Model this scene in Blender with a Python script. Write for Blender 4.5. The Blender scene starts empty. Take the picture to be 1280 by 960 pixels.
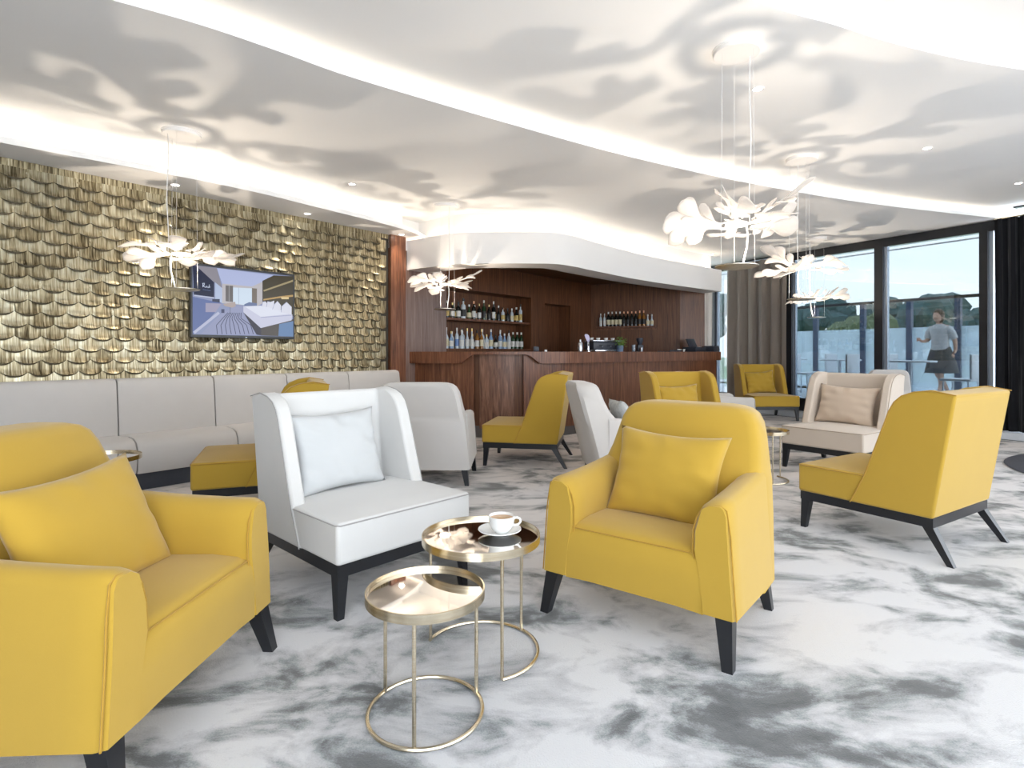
import bpy, bmesh, math, random
from mathutils import Vector, Matrix
from mathutils.geometry import tessellate_polygon
random.seed(7)
C = bpy.context.scene.collection
PI = math.pi

# ------------------------------------------------------------ camera, world, exposure
CAM_Z = 1.2
cd = bpy.data.cameras.new('camera'); cam = bpy.data.objects.new('camera', cd); C.objects.link(cam)
cam.location = (0, 0, CAM_Z); cam.rotation_euler = (PI / 2, 0, 0)
cd.sensor_width = 36.0; cd.lens = 36.0 * 700 / 1280; cd.shift_y = -40 / 1280.0
cd.clip_start = 0.05; cd.clip_end = 300
bpy.context.scene.camera = cam
W = bpy.data.worlds.new('sky'); bpy.context.scene.world = W; W.use_nodes = True
nt = W.node_tree; nt.nodes.clear()
wo = nt.nodes.new('ShaderNodeOutputWorld'); wb = nt.nodes.new('ShaderNodeBackground')
tc = nt.nodes.new('ShaderNodeTexCoord'); sx = nt.nodes.new('ShaderNodeSeparateXYZ'); rp = nt.nodes.new('ShaderNodeValToRGB')
rp.color_ramp.elements[0].position = 0.0; rp.color_ramp.elements[0].color = (0.90, 0.95, 1.0, 1)
rp.color_ramp.elements[1].position = 1.0; rp.color_ramp.elements[1].color = (0.70, 0.82, 1.0, 1)
nt.links.new(tc.outputs['Generated'], sx.inputs[0]); nt.links.new(sx.outputs['Z'], rp.inputs[0])
nt.links.new(rp.outputs[0], wb.inputs['Color']); wb.inputs['Strength'].default_value = 2.6
nt.links.new(wb.outputs[0], wo.inputs[0])
vs = bpy.context.scene.view_settings
vs.view_transform = 'Standard'; vs.look = 'None'; vs.gamma = 1.0; vs.use_curve_mapping = False
vs.exposure = 1.03
COVE = 3.6        # strength of the LED cove strips
PEND = 20.0        # watts of each pendant lamp
SPOT = 9.0         # watts of each downlight
try:
    bpy.context.scene.cycles.max_bounces = 8
    bpy.context.scene.cycles.diffuse_bounces = 5
    bpy.context.scene.cycles.transparent_max_bounces = 16
    bpy.context.scene.cycles.sample_clamp_indirect = 6
    bpy.context.scene.cycles.caustics_reflective = False
    bpy.context.scene.cycles.caustics_refractive = False
except Exception:
    pass

# ------------------------------------------------------------ helpers
def s2l(c):
    c = c / 255.0
    return c / 12.92 if c <= 0.04045 else ((c + 0.055) / 1.055) ** 2.4
def rgb(r, g, b): return (s2l(r), s2l(g), s2l(b), 1.0)

def new_mat(name):
    m = bpy.data.materials.new(name); m.use_nodes = True
    return m, m.node_tree, m.node_tree.nodes['Principled BSDF']
def plain(name, col, rough=0.5, metal=0.0, emit=None, estr=0.0, noise=0.0, nscale=30, bump=0.0, spec=0.5, trans=0.0):
    m, t, b = new_mat(name)
    b.inputs['Base Color'].default_value = col; b.inputs['Roughness'].default_value = rough
    b.inputs['Metallic'].default_value = metal; b.inputs['Specular IOR Level'].default_value = spec
    b.inputs['Transmission Weight'].default_value = trans
    if emit: b.inputs['Emission Color'].default_value = emit; b.inputs['Emission Strength'].default_value = estr
    if noise or bump:
        co = t.nodes.new('ShaderNodeTexCoord'); n = t.nodes.new('ShaderNodeTexNoise')
        n.inputs['Scale'].default_value = nscale; n.inputs['Detail'].default_value = 4
        t.links.new(co.outputs['Object'], n.inputs['Vector'])
        if noise:
            mx = t.nodes.new('ShaderNodeMix'); mx.data_type = 'RGBA'
            mx.inputs['A'].default_value = tuple(max(0, v * (1 - noise)) for v in col[:3]) + (1,)
            mx.inputs['B'].default_value = tuple(min(1, v * (1 + noise)) for v in col[:3]) + (1,)
            t.links.new(n.outputs['Fac'], mx.inputs['Factor']); t.links.new(mx.outputs['Result'], b.inputs['Base Color'])
        if bump:
            bp = t.nodes.new('ShaderNodeBump'); bp.inputs['Strength'].default_value = bump; bp.inputs['Distance'].default_value = 0.004
            t.links.new(n.outputs['Fac'], bp.inputs['Height']); t.links.new(bp.outputs['Normal'], b.inputs['Normal'])
    return m
def fabric(name, col, var=0.06, wr=0.0):
    m, t, b = new_mat(name)
    b.inputs['Roughness'].default_value = 0.85; b.inputs['Specular IOR Level'].default_value = 0.25
    b.inputs['Sheen Weight'].default_value = 0.25; b.inputs['Sheen Roughness'].default_value = 0.5
    co = t.nodes.new('ShaderNodeTexCoord')
    n = t.nodes.new('ShaderNodeTexNoise'); n.inputs['Scale'].default_value = 7; n.inputs['Detail'].default_value = 3
    f = t.nodes.new('ShaderNodeTexNoise'); f.inputs['Scale'].default_value = 420; f.inputs['Detail'].default_value = 2
    t.links.new(co.outputs['Object'], n.inputs['Vector']); t.links.new(co.outputs['Object'], f.inputs['Vector'])
    ad = t.nodes.new('ShaderNodeMath'); ad.operation = 'ADD'
    t.links.new(n.outputs['Fac'], ad.inputs[0]); t.links.new(f.outputs['Fac'], ad.inputs[1])
    hf = t.nodes.new('ShaderNodeMath'); hf.operation = 'MULTIPLY'; hf.inputs[1].default_value = 0.5; t.links.new(ad.outputs[0], hf.inputs[0])
    mx = t.nodes.new('ShaderNodeMix'); mx.data_type = 'RGBA'
    mx.inputs['A'].default_value = tuple(v * (1 - var) for v in col[:3]) + (1,)
    mx.inputs['B'].default_value = tuple(min(1, v * (1 + var)) for v in col[:3]) + (1,)
    t.links.new(hf.outputs[0], mx.inputs['Factor']); t.links.new(mx.outputs['Result'], b.inputs['Base Color'])
    bp = t.nodes.new('ShaderNodeBump'); bp.inputs['Strength'].default_value = 0.12; bp.inputs['Distance'].default_value = 0.002
    t.links.new(f.outputs['Fac'], bp.inputs['Height']); t.links.new(bp.outputs['Normal'], b.inputs['Normal'])
    return m
def streaks(name, stops, scale, rough=0.4, metal=0.0, coat=0.0, bump=0.1, coords='Object', rand=0.0, dist=0.6, detail=5, zramp=None):
    m, t, b = new_mat(name)
    b.inputs['Roughness'].default_value = rough; b.inputs['Metallic'].default_value = metal; b.inputs['Coat Weight'].default_value = coat
    b.inputs['Coat Roughness'].default_value = 0.2
    co = t.nodes.new('ShaderNodeTexCoord'); mp = t.nodes.new('ShaderNodeMapping'); mp.inputs['Scale'].default_value = scale
    t.links.new(co.outputs[coords], mp.inputs['Vector'])
    n = t.nodes.new('ShaderNodeTexNoise'); n.inputs['Scale'].default_value = 1.0; n.inputs['Detail'].default_value = detail
    n.inputs['Distortion'].default_value = dist; n.inputs['Roughness'].default_value = 0.6
    t.links.new(mp.outputs[0], n.inputs['Vector'])
    src = n.outputs['Fac']
    if rand:
        oi = t.nodes.new('ShaderNodeObjectInfo'); a = t.nodes.new('ShaderNodeMath'); a.operation = 'MULTIPLY_ADD'
        a.inputs[1].default_value = rand; a.inputs[2].default_value = -rand / 2; t.links.new(oi.outputs['Random'], a.inputs[0])
        c2 = t.nodes.new('ShaderNodeMath'); c2.operation = 'ADD'; t.links.new(src, c2.inputs[0]); t.links.new(a.outputs[0], c2.inputs[1]); src = c2.outputs[0]
        lo = t.nodes.new('ShaderNodeVectorMath'); lo.operation = 'ADD'; t.links.new(co.outputs[coords], lo.inputs[0]); t.links.new(oi.outputs['Location'], lo.inputs[1])
        t.links.new(lo.outputs[0], mp.inputs['Vector'])
    r = t.nodes.new('ShaderNodeValToRGB'); els = r.color_ramp.elements
    els[0].position, els[0].color = stops[0]; els[1].position, els[1].color = stops[-1]
    for p, c in stops[1:-1]: e = els.new(p); e.color = c
    t.links.new(src, r.inputs[0]); t.links.new(r.outputs[0], b.inputs['Base Color'])
    bp = t.nodes.new('ShaderNodeBump'); bp.inputs['Strength'].default_value = bump; bp.inputs['Distance'].default_value = 0.003
    t.links.new(n.outputs['Fac'], bp.inputs['Height']); t.links.new(bp.outputs['Normal'], b.inputs['Normal'])
    return m

def link(name, me, mat, parent=None, smooth=40, kind=None):
    o = bpy.data.objects.new(name, me); C.objects.link(o)
    if mat and not me.materials: me.materials.append(mat)
    if parent: o.parent = parent
    if smooth:
        me.polygons.foreach_set('use_smooth', [True] * len(me.polygons))
        me.set_sharp_from_angle(angle=math.radians(smooth))
    if kind: o['kind'] = kind
    return o
def obj(name, bm, mat, parent=None, smooth=40, kind=None, recalc=True):
    if recalc: bmesh.ops.recalc_face_normals(bm, faces=bm.faces)
    me = bpy.data.meshes.new(name); bm.to_mesh(me); bm.free()
    return link(name, me, mat, parent, smooth, kind)
def tag(o, label, cat, group=None):
    o['label'] = label; o['category'] = cat
    if group: o['group'] = group
    return o
def thing(name, label, cat, loc=(0, 0, 0), rz=0.0, group=None):
    o = bpy.data.objects.new(name, None); C.objects.link(o); o.empty_display_size = 0.1
    o.location = loc; o.rotation_euler = (0, 0, rz)
    return tag(o, label, cat, group)
def struct(o): o['kind'] = 'structure'; return o
def copy_tree(o, parent=None):
    c = o.copy(); C.objects.link(c); c.parent = parent
    for ch in list(o.children): copy_tree(ch, c)
    return c

def add_box(bm, x0, x1, y0, y1, z0, z1, M=None):
    v = [bm.verts.new((x, y, z)) for z in (z0, z1) for y in (y0, y1) for x in (x0, x1)]
    for f in ((0, 1, 3, 2), (4, 6, 7, 5), (0, 4, 5, 1), (2, 3, 7, 6), (0, 2, 6, 4), (1, 5, 7, 3)): bm.faces.new([v[i] for i in f])
    if M is not None:
        for q in v: q.co = M @ q.co
    return v
def box(x0, x1, y0, y1, z0, z1, bev=0.0, seg=2):
    bm = bmesh.new(); add_box(bm, x0, x1, y0, y1, z0, z1)
    if bev: bmesh.ops.bevel(bm, geom=bm.edges[:], offset=bev, segments=seg, profile=0.5, affect='EDGES')
    return bm
def add_loft(bm, rings, cap0=True, cap1=True, closed=True):
    R = [[bm.verts.new(p) for p in r] for r in rings]
    n = len(R[0])
    for a, b in zip(R, R[1:]):
        for i in range(n if closed else n - 1):
            j = (i + 1) % n
            bm.faces.new((a[i], a[j], b[j], b[i]))
    if cap0: bm.faces.new(R[0][::-1])
    if cap1: bm.faces.new(R[-1])
    return R
def add_tube(bm, pts, r, n=8, closed=False, cap=True):
    pts = [Vector(p) for p in pts]; rings = []
    N = len(pts); rr = r if isinstance(r, (list, tuple)) else [r] * N
    up = None
    for i, p in enumerate(pts):
        a = pts[(i - 1) % N] if (closed or i) else p; b = pts[(i + 1) % N] if (closed or i < N - 1) else p
        t = (b - a).normalized()
        if up is None: up = Vector((0, 0, 1)) if abs(t.z) < 0.9 else Vector((1, 0, 0))
        u = (up - t * up.dot(t))
        if u.length < 1e-5: u = Vector((0, 1, 0)) - t * t.y
        u.normalize(); up = u; w = t.cross(u)
        rings.append([bm.verts.new(p + (u * math.cos(2 * PI * k / n) + w * math.sin(2 * PI * k / n)) * rr[i]) for k in range(n)])
    for i in range(N if closed else N - 1):
        A, B = rings[i], rings[(i + 1) % N]
        for k in range(n): bm.faces.new((A[k], A[(k + 1) % n], B[(k + 1) % n], B[k]))
    if cap and not closed: bm.faces.new(rings[0][::-1]); bm.faces.new(rings[-1])
def add_lathe(bm, prof, n=24, cx=0, cy=0):
    rings = []
    for r, z in prof:
        if r < 1e-6: rings.append([bm.verts.new((cx, cy, z))])
        else: rings.append([bm.verts.new((cx + r * math.cos(2 * PI * k / n), cy + r * math.sin(2 * PI * k / n), z)) for k in range(n)])
    for A, B in zip(rings, rings[1:]):
        for k in range(n):
            j = (k + 1) % n
            if len(A) == 1 and len(B) == 1: continue
            if len(A) == 1: bm.faces.new((A[0], B[j], B[k]))
            elif len(B) == 1: bm.faces.new((A[k], A[j], B[0]))
            else: bm.faces.new((A[k], A[j], B[j], B[k]))
def lathe(prof, n=24):
    bm = bmesh.new(); add_lathe(bm, prof, n); return bm
def prism(poly, z0, z1):
    bm = bmesh.new()
    a = [bm.verts.new((x, y, z0)) for x, y in poly]; b = [bm.verts.new((x, y, z1)) for x, y in poly]
    n = len(poly)
    for i in range(n): bm.faces.new((a[i], a[(i + 1) % n], b[(i + 1) % n], b[i]))
    for q in tessellate_polygon([[Vector((x, y, 0)) for x, y in poly]]):
        bm.faces.new([a[i] for i in q]); bm.faces.new([b[i] for i in q][::-1])
    return bm
def spline(pts, k=6):
    P = [Vector(p) for p in pts]; out = []
    P = [P[0] * 2 - P[1]] + P + [P[-1] * 2 - P[-2]]
    for i in range(1, len(P) - 2):
        for j in range(k):
            t = j / k
            out.append(0.5 * ((2 * P[i]) + (P[i + 1] - P[i - 1]) * t + (2 * P[i - 1] - 5 * P[i] + 4 * P[i + 1] - P[i + 2]) * t * t + (3 * P[i] - P[i - 1] - 3 * P[i + 1] + P[i + 2]) * t ** 3))
    out.append(P[-2]); return out
def offset(pts, d):
    out = []
    for i, p in enumerate(pts):
        a = pts[max(i - 1, 0)]; b = pts[min(i + 1, len(pts) - 1)]
        t = (Vector(b) - Vector(a)).normalized(); out.append(Vector((p[0] - t.y * d, p[1] + t.x * d)))
    return out
def ribbon(path, z0, z1, th, both=True):
    """a thin vertical wall standing on a plan path, thickness th to its left"""
    q = offset(path, th); bm = bmesh.new()
    rings = []
    for a, b in zip(path, q): rings.append([(a[0], a[1], z0), (b[0], b[1], z0), (b[0], b[1], z1), (a[0], a[1], z1)])
    add_loft(bm, rings); return bm

# ------------------------------------------------------------ materials
M_white = plain('white_paint', (0.86, 0.84, 0.82, 1), 0.7, noise=0.015, nscale=3)
M_ceil = plain('ceiling_paint', (0.92, 0.91, 0.895, 1), 0.75, noise=0.015, nscale=2)
M_strip = plain('led_strip', (1, 0.9, 0.75, 1), 0.5, emit=(1.0, 0.89, 0.74, 1), estr=COVE)
M_yel = fabric('yellow_fabric', (0.46, 0.290, 0.036, 1))
M_yel_dk = fabric('yellow_seam', (0.42, 0.24, 0.028, 1))
M_wht = fabric('white_fabric', (0.66, 0.655, 0.64, 1))
M_wht_dk = fabric('white_seam', (0.36, 0.35, 0.34, 1))
M_gry = fabric('pale_grey_fabric', (0.58, 0.555, 0.53, 1))
M_gry_dk = fabric('pale_grey_seam', (0.33, 0.32, 0.31, 1))
M_bei = fabric('warm_lit_fabric', (0.60, 0.52, 0.44, 1))  # warm light on pale grey upholstery, painted in as beige
M_bei_dk = fabric('warm_lit_seam', (0.36, 0.29, 0.22, 1))
M_cush_w = fabric('cool_white_fabric', (0.56, 0.575, 0.58, 1))
M_cush_b = fabric('beige_cushion_fabric', (0.58, 0.47, 0.37, 1))
M_cush_g = plain('mottled_grey_fabric', (0.40, 0.41, 0.40, 1), 0.8, noise=0.5, nscale=22, bump=0.2)
M_blk = plain('black_lacquered_wood', (0.010, 0.011, 0.014, 1), 0.32, noise=0.2, nscale=40)
M_dark = plain('black_metal', (0.012, 0.013, 0.016, 1), 0.3, metal=0.0, noise=0.1)
M_alu = plain('pale_aluminium', (0.45, 0.52, 0.62, 1), 0.3, metal=0.8, noise=0.05)
M_gold = streaks('brushed_brass', [(0.3, (0.60, 0.50, 0.35, 1)), (0.7, (0.78, 0.70, 0.54, 1))], (6, 6, 160), rough=0.26, metal=1.0, bump=0.05)
M_mirror = plain('bronze_mirror', (0.86, 0.83, 0.79, 1), 0.03, metal=1.0, noise=0.01)
M_porc = plain('white_porcelain', (0.85, 0.85, 0.83, 1), 0.12, noise=0.01)
M_coffee = plain('milky_coffee', (0.50, 0.30, 0.14, 1), 0.25, noise=0.35, nscale=60)
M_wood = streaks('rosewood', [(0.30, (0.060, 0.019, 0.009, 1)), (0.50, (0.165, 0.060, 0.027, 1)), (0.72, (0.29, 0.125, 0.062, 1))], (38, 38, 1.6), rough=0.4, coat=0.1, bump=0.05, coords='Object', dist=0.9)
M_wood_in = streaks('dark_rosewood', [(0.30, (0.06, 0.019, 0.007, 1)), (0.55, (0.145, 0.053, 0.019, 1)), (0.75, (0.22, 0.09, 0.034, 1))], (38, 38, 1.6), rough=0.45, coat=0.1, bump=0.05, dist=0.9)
M_plinth = plain('dark_plinth', (0.03, 0.034, 0.045, 1), 0.5, noise=0.1)
M_curt = fabric('taupe_curtain', (0.36, 0.31, 0.27, 1), 0.08)
M_curt_l = fabric('pale_curtain', (0.66, 0.62, 0.58, 1), 0.05)
M_curt_b = fabric('black_curtain', (0.012, 0.012, 0.015, 1), 0.15)
M_rug = plain('charcoal_rug', (0.085, 0.09, 0.11, 1), 0.95, noise=0.5, nscale=90, bump=0.6)
M_tile = streaks('patinated_brass', [(0.28, (0.07, 0.052, 0.026, 1)), (0.42, (0.30, 0.245, 0.14, 1)), (0.54, (0.56, 0.49, 0.32, 1)), (0.72, (0.80, 0.77, 0.60, 1))], (85, 10, 3.5), rough=0.34, metal=0.75, bump=0.12, rand=0.17, dist=0.2, detail=3)

# carpet: pale felted ground with soft smoky blotches
def carpet():
    m, t, b = new_mat('marbled_carpet')
    N = t.nodes.new; L = t.links.new
    b.inputs['Roughness'].default_value = 0.95; b.inputs['Specular IOR Level'].default_value = 0.1; b.inputs['Sheen Weight'].default_value = 0.2
    co = N('ShaderNodeTexCoord'); mp = N('ShaderNodeMapping'); mp.inputs['Rotation'].default_value = (0, 0, math.radians(-12)); mp.inputs['Scale'].default_value = (0.85, 1.25, 1)
    L(co.outputs['Object'], mp.inputs['Vector'])
    w = N('ShaderNodeTexNoise'); w.inputs['Scale'].default_value = 1.1; w.inputs['Detail'].default_value = 2; L(mp.outputs[0], w.inputs['Vector'])
    vm = N('ShaderNodeVectorMath'); vm.operation = 'MULTIPLY_ADD'; vm.inputs[1].default_value = (0.8, 0.35, 0); L(w.outputs['Color'], vm.inputs[0]); L(mp.outputs[0], vm.inputs[2])
    big = N('ShaderNodeTexNoise'); big.inputs['Scale'].default_value = 1.5; big.inputs['Detail'].default_value = 1.5; L(vm.outputs[0], big.inputs['Vector'])
    mid = N('ShaderNodeTexNoise'); mid.inputs['Scale'].default_value = 3.6; mid.inputs['Detail'].default_value = 6; mid.inputs['Roughness'].default_value = 0.58; mid.inputs['Distortion'].default_value = 0.25; L(vm.outputs[0], mid.inputs['Vector'])
    fin = N('ShaderNodeTexNoise'); fin.inputs['Scale'].default_value = 170; fin.inputs['Detail'].default_value = 3; L(co.outputs['Object'], fin.inputs['Vector'])
    def math_(op, a, bb, c=None):
        n = N('ShaderNodeMath'); n.operation = op
        for i, v in enumerate((a, bb, c)):
            if v is None: continue
            if isinstance(v, (int, float)): n.inputs[i].default_value = v
            else: L(v, n.inputs[i])
        return n.outputs[0]
    s = math_('MULTIPLY_ADD', big.outputs['Fac'], 0.48, math_('MULTIPLY', mid.outputs['Fac'], 0.68))
    sm = N('ShaderNodeTexNoise'); sm.inputs['Scale'].default_value = 13; sm.inputs['Detail'].default_value = 5; sm.inputs['Distortion'].default_value = 0.4; L(vm.outputs[0], sm.inputs['Vector'])
    s = math_('MULTIPLY_ADD', fin.outputs['Fac'], 0.07, math_('MULTIPLY_ADD', sm.outputs['Fac'], 0.13, math_('ADD', s, -0.07)))
    r = N('ShaderNodeValToRGB'); e = r.color_ramp.elements
    e[0].position = 0.44; e[0].color = (0.115, 0.12, 0.122, 1); e[1].position = 0.66; e[1].color = (0.67, 0.67, 0.68, 1)
    for p, c in ((0.510, (0.17, 0.175, 0.178, 1)), (0.558, (0.34, 0.36, 0.365, 1)), (0.59, (0.50, 0.50, 0.515, 1))): q = e.new(p); q.color = c
    L(s, r.inputs[0])
    # warm brown cast in some drifts
    wn = N('ShaderNodeTexNoise'); wn.inputs['Scale'].default_value = 0.45; wn.inputs['Detail'].default_value = 2; L(co.outputs['Object'], wn.inputs['Vector'])
    sp = N('ShaderNodeSeparateXYZ'); L(co.outputs['Object'], sp.inputs[0])
    wf = math_('ADD', math_('MULTIPLY', sp.outputs['Y'], 0.10), math_('MULTIPLY', wn.outputs['Fac'], 1.2))
    wr = N('ShaderNodeMapRange'); wr.inputs['From Min'].default_value = 0.85; wr.inputs['From Max'].default_value = 1.35; wr.inputs['To Max'].default_value = 0.75; L(wf, wr.inputs['Value'])
    mx = N('ShaderNodeMix'); mx.data_type = 'RGBA'; mx.blend_type = 'MULTIPLY'; mx.inputs['B'].default_value = (1.0, 0.87, 0.76, 1)
    L(wr.outputs[0], mx.inputs['Factor']); L(r.outputs[0], mx.inputs['A']); L(mx.outputs['Result'], b.inputs['Base Color'])
    bp = N('ShaderNodeBump'); bp.inputs['Strength'].default_value = 0.5; bp.inputs['Distance'].default_value = 0.006
    L(fin.outputs['Fac'], bp.inputs['Height']); L(bp.outputs['Normal'], b.inputs['Normal'])
    return m
M_carpet = carpet()

def leaf_mat():
    m, t, b = new_mat('frosted_acrylic')
    t.nodes.remove(b); N = t.nodes.new; L = t.links.new; out = t.nodes['Material Output']
    d = N('ShaderNodeBsdfDiffuse'); d.inputs[0].default_value = (0.66, 0.63, 0.60, 1)
    tr = N('ShaderNodeBsdfTranslucent'); tr.inputs[0].default_value = (0.70, 0.66, 0.62, 1)
    tp = N('ShaderNodeBsdfTransparent'); n = N('ShaderNodeTexNoise'); n.inputs['Scale'].default_value = 8
    em = N('ShaderNodeEmission'); em.inputs[0].default_value = (1, 0.93, 0.85, 1); em.inputs[1].default_value = 0.06
    a = N('ShaderNodeMixShader'); a.inputs[0].default_value = 0.5; L(d.outputs[0], a.inputs[1]); L(tr.outputs[0], a.inputs[2])
    mr = N('ShaderNodeMapRange'); mr.inputs['To Min'].default_value = 0.12; mr.inputs['To Max'].default_value = 0.3; L(n.outputs['Fac'], mr.inputs['Value'])
    c = N('ShaderNodeMixShader'); L(mr.outputs[0], c.inputs[0]); L(a.outputs[0], c.inputs[1]); L(tp.outputs[0], c.inputs[2])
    ad = N('ShaderNodeAddShader'); L(c.outputs[0], ad.inputs[0]); L(em.outputs[0], ad.inputs[1]); L(ad.outputs[0], out.inputs[0])
    return m
M_leaf = leaf_mat()
def glass(name, tint, refl, haze=0.0, hazecol=(0.8, 0.9, 1, 1)):
    m, t, b = new_mat(name); t.nodes.remove(b); N = t.nodes.new; L = t.links.new; out = t.nodes['Material Output']
    tp = N('ShaderNodeBsdfTransparent'); tp.inputs[0].default_value = tint
    g = N('ShaderNodeBsdfGlossy'); g.inputs['Roughness'].default_value = 0.02
    fr = N('ShaderNodeFresnel'); fr.inputs['IOR'].default_value = 1.45
    mu = N('ShaderNodeMath'); mu.operation = 'MULTIPLY'; mu.inputs[1].default_value = refl; L(fr.outputs[0], mu.inputs[0])
    mi = N('ShaderNodeMixShader'); L(mu.outputs[0], mi.inputs[0]); L(tp.outputs[0], mi.inputs[1]); L(g.outputs[0], mi.inputs[2])
    last = mi.outputs[0]
    if haze:
        d = N('ShaderNodeBsdfDiffuse'); d.inputs[0].default_value = hazecol; tl = N('ShaderNodeBsdfTranslucent'); tl.inputs[0].default_value = hazecol
        dm = N('ShaderNodeMixShader'); L(d.outputs[0], dm.inputs[1]); L(tl.outputs[0], dm.inputs[2])
        n = N('ShaderNodeTexNoise'); n.inputs['Scale'].default_value = 1.5; mr = N('ShaderNodeMapRange'); mr.inputs['To Min'].default_value = haze * 0.8; mr.inputs['To Max'].default_value = haze * 1.2; L(n.outputs['Fac'], mr.inputs['Value'])
        h = N('ShaderNodeMixShader'); L(mr.outputs[0], h.inputs[0]); L(last, h.inputs[1]); L(dm.outputs[0], h.inputs[2]); last = h.outputs[0]
    L(last, out.inputs[0]); return m
M_glass = glass('window_glass', (0.45, 0.48, 0.49, 1), 2.2)
M_frost = glass('frosted_glass', (0.9, 0.96, 1, 1), 0.4, haze=0.60, hazecol=(0.86, 0.95, 1.0, 1))

# ------------------------------------------------------------ plan of the room
WD = Vector((0.635, 0.773)).normalized(); WN = Vector((WD.y, -WD.x))     # tiled wall direction, normal into the room
W0 = Vector((-4.25, 4.65))
def wall(s, off=0.0): return W0 + WD * s + WN * off
GD = Vector((-0.509, 0.861)).normalized(); GN = Vector((-GD.y, -GD.x)); GN = Vector((-0.861, -0.509)).normalized()
G0 = Vector((6.86, 8.07))
def gl(u, off=0.0): return G0 + GD * u + GN * off                        # window line, off > 0 is indoors
def M2(origin, direction, z=0.0):
    a = math.atan2(direction.y, direction.x)
    return Matrix.Translation((origin.x, origin.y, z)) @ Matrix.Rotation(a, 4, 'Z')
def place(o, origin, direction, z=0.0):
    o.location = (origin.x, origin.y, z); o.rotation_euler = (0, 0, math.atan2(direction.y, direction.x)); return o

ZA, ZB, ZC, ZD = 2.82, 3.08, 3.22, 3.36
# floor
fl = struct(obj('floor', prism([wall(-9.5, -0.3), wall(10.2, -0.3), (3.2, 13.4), gl(5.6, -0.1), gl(-13, -0.1)], -0.1, 0.0), M_carpet, smooth=0))
# left wall backing; bar wall follows in the same line
bm = bmesh.new(); add_box(bm, -9.5, 4.0, 0, 0.15, 0, 3.5)
wl = struct(place(obj('wall_left', bm, plain('dark_brass_backing', (0.05, 0.042, 0.03, 1), 0.6, noise=0.2), smooth=0), W0, WD))

# scale tiles on the wall: local x along wall, -y into room
TW, RP = 0.176, 0.104
def tile_rings(cut0=-1.0, cut1=1.0):
    rings = []
    n = 6
    for j in range(n + 1):
        u = cut0 + (cut1 - cut0) * j / n
        zb = -0.040 * (1 - abs(u) ** 2.0); pb = 0.002 + 0.040 * (1 - u * u)
        x = u * TW / 2 * 1.0
        rings.append([(x, -0.003, 0.15), (x, -pb * 0.16 - 0.003, zb + 0.065), (x, -pb * 0.55 - 0.003, zb + 0.028), (x, -pb - 0.003, zb + 0.003 + 0.011 * (1 - u * u)), (x, -pb - 0.001, zb), (x, -pb + 0.003 if pb > 0.01 else -0.001, zb + 0.001), (x, 0.0, zb + 0.022 * (1 - u * u) + 0.002)])
    return rings
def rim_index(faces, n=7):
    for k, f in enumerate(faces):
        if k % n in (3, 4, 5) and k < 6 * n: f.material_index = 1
M_rim = plain('painted_shadow_rim', (0.075, 0.058, 0.030, 1), 0.55, metal=0.3, noise=0.4, nscale=40)  # dark lip and underside colour paints in the shadow crescent below each tile
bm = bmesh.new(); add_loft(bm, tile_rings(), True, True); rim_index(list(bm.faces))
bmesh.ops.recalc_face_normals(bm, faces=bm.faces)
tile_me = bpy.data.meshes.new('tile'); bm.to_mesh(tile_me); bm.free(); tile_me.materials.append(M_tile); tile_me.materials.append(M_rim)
tile_me.polygons.foreach_set('use_smooth', [True] * len(tile_me.polygons)); tile_me.set_sharp_from_angle(angle=math.radians(35))
rest = bmesh.new(); ntile = 0
for k in range(18):
    z = 0.92 + RP * k
    j = 0
    for c in range(-9, 24):
        s = (c + (0.5 if k % 2 else 0)) * TW
        if s > 3.99 - TW / 2: continue
        tilt = random.uniform(-0.015, 0.015)
        if -0.10 < s < 2.80 and ntile < 300:
            o = bpy.data.objects.new('tile', tile_me); C.objects.link(o); o.parent = wl
            o.location = (s, 0, z); o.rotation_euler = (tilt, 0, tilt * 0.4); ntile += 1
        else:
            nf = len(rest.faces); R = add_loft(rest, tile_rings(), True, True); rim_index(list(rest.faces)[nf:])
            M = Matrix.Translation((s, 0, z)) @ Matrix.Rotation(tilt, 4, 'X')
            for r in R:
                for v in r: v.co = M @ v.co
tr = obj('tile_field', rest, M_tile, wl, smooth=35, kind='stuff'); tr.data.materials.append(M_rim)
# top course: tall flat plates with scalloped lower edge
bm = bmesh.new(); add_box(bm, -1.6, 3.99, -0.012, 0, 2.76, 2.86); tc_ = obj('top_panel', bm, M_tile, wl, smooth=0)

# wooden wall: post, niche panel, niche, doorway, corner
def wbox(name, s0, s1, o0, o1, z0, z1, mat, kindstruct=True, parent=None):
    bm = bmesh.new(); add_box(bm, s0, s1, -o1, -o0, z0, z1)   # -y is indoors
    o = obj(name, bm, mat, parent, smooth=0)
    place(o, W0, WD)
    if kindstruct and not parent: struct(o)
    return o
wbox('trim_1', 4.0, 4.26, -0.02, 0.06, 0, 2.84, M_wood)
wbox('wall_upper', 4.0, 5.3, -0.02, 0.025, 2.64, 3.08, M_white)
wb_ = wbox('wall_bar', 4.26, 5.09, -0.02, 0.02, 0, 2.64, streaks('grey_lit_rosewood', [(0.3, (0.12, 0.065, 0.05, 1)), (0.7, (0.25, 0.17, 0.14, 1))], (38, 38, 1.6), rough=0.3, coat=0.4, bump=0.05))  # grey light on this panel is put into the wood colour
N0, N1, D0, D1, CR = 5.09, 7.22, 7.64, 8.51, 9.30
def wpart(name, s0, s1, o0, o1, z0, z1, mat=None, par=None):
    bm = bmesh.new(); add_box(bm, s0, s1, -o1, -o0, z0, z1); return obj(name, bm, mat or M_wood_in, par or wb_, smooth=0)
wpart('panel', N0, N1, -0.02, 0.02, 2.19, 3.08); wpart('panel', N0, N1, -0.02, 0.02, 0, 1.25)
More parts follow.
